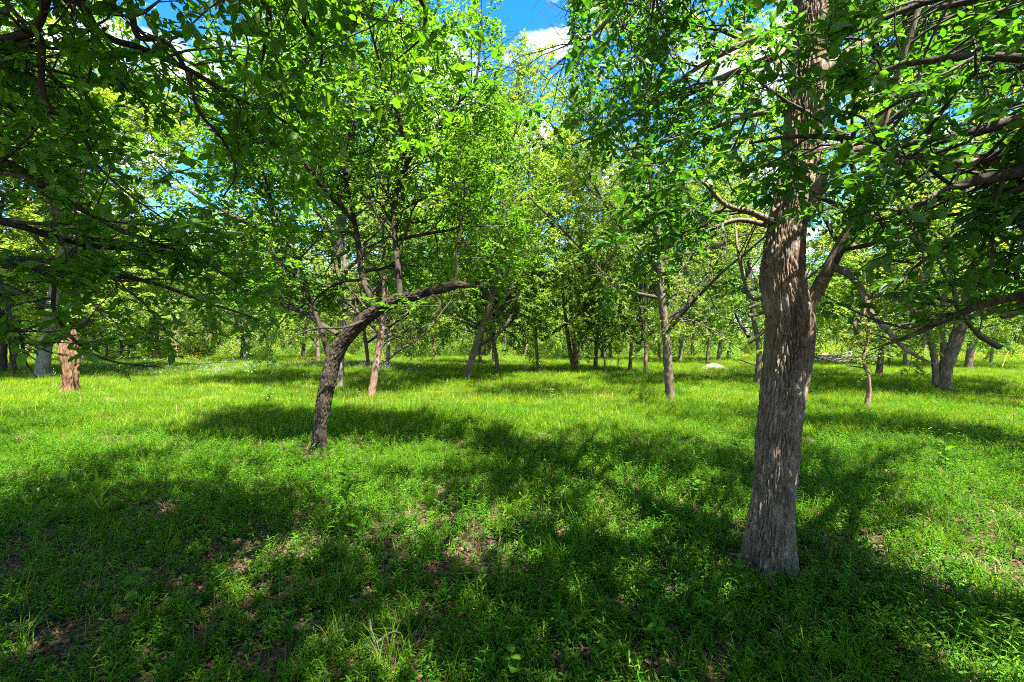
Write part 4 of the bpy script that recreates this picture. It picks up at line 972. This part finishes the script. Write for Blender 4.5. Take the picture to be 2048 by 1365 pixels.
# ------------------------------------------------------------------ single things on the ground
# broken snag
sx_, sy_ = ground_at(140, 790); sz_ = gz1(sx_, sy_)
snag = thing('snag', 'broken orange-brown dead trunk with its bark gone, in the grass on the left', 'dead tree', (sx_, sy_, sz_))
me = bark_tube('trunk', [(0, 0, -.15, .25), (.01, 0, .2, .21), (.03, 0, .7, .195), (.0, 0, 1.2, .185), (.05, 0, 1.6, .15), (.09, 0, 1.85, .09), (.11, 0, 2.05, .03)], M['bark_snag'], 60, .03, .06, 3.3, 16, 9, flare=.35, flare_h=.3)
link('trunk', me, snag)
link('broken_stub', bark_tube('broken_stub', [(-.12, -.05, 1.0, .10), (-.2, -.08, 1.25, .10), (-.19, -.08, 1.55, .07), (-.17, -.08, 1.7, .03)], M['bark_snag'], 16, .05, .02, 2, 10, 4), snag)
link('loose_branch', bark_tube('loose_branch', [(.50, -.15, .0, .022), (.36, -.2, .45, .025), (.27, -.2, .95, .02), (.2, -.18, 1.3, .012)], M['bark_dark'], 8, .08, .004, 2, 20, 3), snag, label='thin dark branch leaning on the snag')
# sandy mound
mx_, my_ = ground_at(1427, 738)
u, v = np.meshgrid(np.linspace(0, 1, 26), np.linspace(0, 2 * np.pi, 48, endpoint=False), indexing='ij')
mr_ = 1.0 + .12 * perlin(np.stack([np.cos(v) * 1.3, np.sin(v) * 1.3, 0 * v], -1))
mX, mY = .98 * u * mr_ * np.cos(v), .8 * u * mr_ * np.sin(v)
mZ = .40 * np.clip(np.cos(u * np.pi / 2), 0, 1) ** 1.3 - .05 + .035 * n2(mX, mY, .25, 3) + .015 * n2(mX, mY, .08, 4)
ii = np.arange(u.size).reshape(u.shape); nx = np.roll(ii, -1, 1)
link('sand_mound', mesh_from('sand_mound', np.stack([mX, mY, mZ], -1).reshape(-1, 3), [np.stack([ii[:-1], ii[1:], nx[1:], nx[:-1]], -1).reshape(-1, 4)], M['sand']), None, (mx_, my_, gz1(mx_, my_)),
     label='low pale sandy mound of bare earth in the sunlit grass', category='earth mound')
# guy guard
g0 = np.array([*ground_at(2000, 739), 0]); Yg = g0[1]
guy = thing('guy_wire', 'steel guy wire slanting up from the grass with a yellow guard on its foot', 'guy wire', tuple(g0))
def rod(name, a, b, r, m, parent, sides=8):
    g = Geo(); tubes(g, np.array([np.linspace(a, b, 4)]), np.full((1, 4), r), sides)
    return link(name, g.mesh(name, m), parent)
a1, a2, a3 = np.array(W(2016, 704, Yg)) - g0, np.array(W(2036, 655, Yg)) - g0, np.array(W(2230, 180, Yg)) - g0
rod('guard_sleeve', np.array([0, 0, -.1]), a1, .032, M['yellow'], guy)
rod('wire', a1 * .98, a3, .013, M['steel'], guy, 6)

# fallen wood
def stick(name, label, cat, rows, mtl, forks=(), base_at=0, amp=.003):
    rows = np.array(rows, float); b = rows[base_at][:3].copy(); b[2] = gz1(b[0], b[1])
    r = thing(name, label, cat, tuple(b))
    link('shaft', bark_tube('shaft', rows - np.array([*b, 0]), mtl, 12, .02, amp, len(label), 30, 3), r)
    for f in forks:
        link('fork', bark_tube('fork', np.array(f, float) - np.array([*b, 0]), mtl, 8, .03, amp * .6, len(label) + 1, 30, 3), r)
    return r
def gp(px, py, h, r):
    x, y = ground_at(px, py)
    return (x, y, gz1(x, y) + h, r)
stick('fallen_stick', 'grey forked stick standing up out of the weeds at the front', 'stick', [gp(760, 1312, -.03, .008), (gp(760, 1312, 0, 0)[0] - .02, gp(760, 1312, 0, 0)[1], .07, .008), (gp(760, 1312, 0, 0)[0] - .045, gp(760, 1312, 0, 0)[1], .15, .007), (gp(760, 1312, 0, 0)[0] - .05, gp(760, 1312, 0, 0)[1] + .01, .19, .004)], M['stick'],
      [[(gp(760, 1312, 0, 0)[0] - .02, gp(760, 1312, 0, 0)[1], .07, .007), (gp(760, 1312, 0, 0)[0] + .06, gp(760, 1312, 0, 0)[1] + .03, .11, .005), (gp(760, 1312, 0, 0)[0] + .10, gp(760, 1312, 0, 0)[1] + .04, .10, .002)]])
stick('wood_chunk', 'short split piece of orange-brown wood lying in the weeds', 'wood chunk', [gp(780, 1134, .05, .016), gp(790, 1133, .055, .024), gp(806, 1130, .055, .024), gp(822, 1128, .05, .018)], M['orange_wood'], amp=.005)
stick('fallen_branch', 'dark fallen branch arching over the shaded grass on the right', 'branch', [gp(1925, 868, .0, .02), gp(1955, 862, .10, .022), gp(1985, 868, .12, .018), gp(2005, 884, .03, .010)], M['bark_dark'], [[gp(1955, 862, .10, .010), gp(1975, 850, .16, .007), gp(2010, 848, .12, .004)]])
stick('fallen_branch', 'thin bare dead branch lying flat near the right edge', 'branch', [gp(1975, 838, .05, .010), gp(2010, 842, .10, .009), gp(2048, 852, .08, .010), gp(2100, 858, .05, .011)], M['stick'], [[gp(2010, 842, .10, .008), gp(2030, 836, .16, .004), gp(2060, 832, .2, .002)]])
stick('fallen_branch', 'long dark bough propped just above the grass between the mound and the big trunk', 'branch', [gp(1465, 722, .05, .05), gp(1480, 727, .35, .055), gp(1500, 735, .25, .06), gp(1520, 738, .1, .05)], M['bark_dark'])
stick('fallen_stick', 'curved grey stick in the leaf litter in front of the big trunk', 'stick', [gp(1330, 1195, .02, .006), gp(1350, 1180, .04, .009), gp(1375, 1172, .05, .010), gp(1400, 1150, .04, .007)], M['deadwood'], [[gp(1375, 1172, .05, .007), gp(1370, 1200, .06, .005), gp(1355, 1218, .03, .003)]])
stick('fallen_stick', 'short brown twig lying at the front, near the bottom of the view', 'stick', [gp(1215, 1305, .02, .006), gp(1240, 1295, .03, .007), gp(1262, 1290, .02, .004)], M['twig'])
stick('fallen_stick', 'pale thin stick among low weeds left of the big trunk base', 'stick', [gp(1455, 970, .03, .006), gp(1475, 968, .05, .008), gp(1500, 975, .03, .005)], M['deadwood'])
# brush heap
hbx, hby = ground_at(1665, 724)
heap = thing('brush_heap', 'grey heap of dead cut branches at the back, right of the big trunk', 'brush heap', (hbx, hby, gz1(hbx, hby)))
r_ = np.random.default_rng(9)
for k in range(46):
    a = r_.normal(0, .5) + (math.pi if r_.random() < .5 else 0); l = r_.uniform(1.2, 3.6)
    c = np.array([r_.normal(0, 1.7), r_.normal(0, .8), r_.uniform(.1, .75)])
    dv = np.array([math.cos(a), math.sin(a) * .6, r_.normal(0, .18)])
    pts = np.array([c - dv * l / 2, c + r_.normal(0, .12, 3), c + dv * l / 2])
    link('branch', bark_tube('branch', np.concatenate([pts, [[.06], [.05], [.025]]], 1) * np.array([1, 1, 1, r_.uniform(.6, 1.4)]), M['deadwood'], 6, .3, .004, k, 10, 3), heap)

# plants one can pick out: stem and leaves are parts
def plant(label, px, py, h, n, leaf, wide, m, seed, whorl=False, up=.35, name='leafy_plant', bare=.2, group=None):
    r_ = np.random.default_rng(seed)
    x, y = ground_at(px, py); z = gz1(x, y)
    root = thing(name, label, 'plant', (x, y, z), group)
    ln = r_.normal(0, .10, 2)
    ts = np.linspace(0, 1, 6)
    pts = np.array([(ln[0] * h * t ** 1.4, ln[1] * h * t ** 1.4, h * t - .03 * (t == 0)) for t in ts])
    g = Geo(); stemtube(g, pts, .0045, .002, 5); link('stem', g.mesh('stem', M[m]), root)
    lmesh = []
    for i in range(3):
        gl = Geo()
        V = []
        t = np.linspace(0, 1, 7); wv = wide * .5 * np.sin(np.pi * t ** .8) ** .9; cv = -.25 * (i + .6) * .5 * t ** 2
        for k in range(7):
            V += [(t[k], -wv[k], cv[k] + .12 * wv[k]), (t[k], 0, cv[k]), (t[k], wv[k], cv[k] + .12 * wv[k])]
        q = []
        for k in range(6):
            a = k * 3; q += [(a, a + 3, a + 4, a + 1), (a + 1, a + 4, a + 5, a + 2)]
        gl.add(V, np.array(q), .2 + .3 * i)
        lmesh.append(gl.mesh('leaf', M[m]))
    az = r_.uniform(0, 6.28)
    for k in range(n):
        t = 1.0 - .1 * r_.random() if whorl else bare + (1 - bare) * (k + .5) / n
        p = np.array([np.interp(t, ts, pts[:, c]) for c in range(3)])
        az += 2.39996 if not whorl else 6.283 / n + r_.normal(0, .15)
        e = up + r_.normal(0, .15); s = leaf * r_.uniform(.75, 1.2) * (1.15 - .4 * t if not whorl else 1)
        o = link('leaf', lmesh[k % 3], root, tuple(p))
        o.rotation_euler = (r_.normal(0, .25), -e, az); o.scale = (s, s, s)
    return root
plant('tall thistle-like weed with narrow leaves, in front of the curved trunk', 690, 1085, .62, 26, .17, .22, 'weed', 1, up=.3, name='thistle_plant')
plant('bright broad-leaved seedling left of the big furrowed trunk', 1386, 1010, .26, 9, .12, .5, 'weed', 2)
plant('pair-leaved seedling just left of the big trunk at mid height', 1470, 915, .30, 9, .13, .45, 'weed', 3)
plant('broad-leaved sapling on the right with a drooping whorl of leaves', 1890, 948, .38, 12, .17, .42, 'weed', 4)
plant('second bright sapling, a little higher up the slope behind the drooping one', 1915, 890, .30, 9, .17, .45, 'weed', 5)
plant('grey-green bushy weed in the sun left of the curved trunk', 535, 812, .45, 30, .16, .35, 'greyweed', 6)
plant('grey-green upright weed standing in the sunlit middle of the clearing', 1100, 808, .42, 24, .14, .3, 'greyweed', 7)
plant('small grey-green weed left of the slim reddish-footed tree', 716, 800, .30, 20, .15, .32, 'greyweed', 8)
plant('round-leaved vine plant climbing through weeds in front of the big trunk', 1482, 1200, .30, 18, .065, .85, 'weed', 9, bare=.1)
plant('round-leaved plant cut off by the bottom edge of the view', 1030, 1362, .17, 9, .075, .85, 'weed', 10)
plant('broad-leaved seedling with oval leaves at the front left', 272, 1205, .22, 9, .09, .6, 'weed', 11)
plant('leafy weed with long narrow leaves near the bottom right', 1312, 1300, .24, 15, .10, .3, 'weed', 12)
plant('spiky tall weed blade cluster in the left shade', 205, 1040, .36, 12, .22, .12, 'grass', 13, up=.9)
plant('three-leaved seedling at the lower right beside bare soil', 1400, 1245, .18, 7, .085, .42, 'weed', 14)
plant('low sapling in the shade on the right, below the crooked sapling', 1722, 835, .22, 8, .17, .45, 'weed', 15)
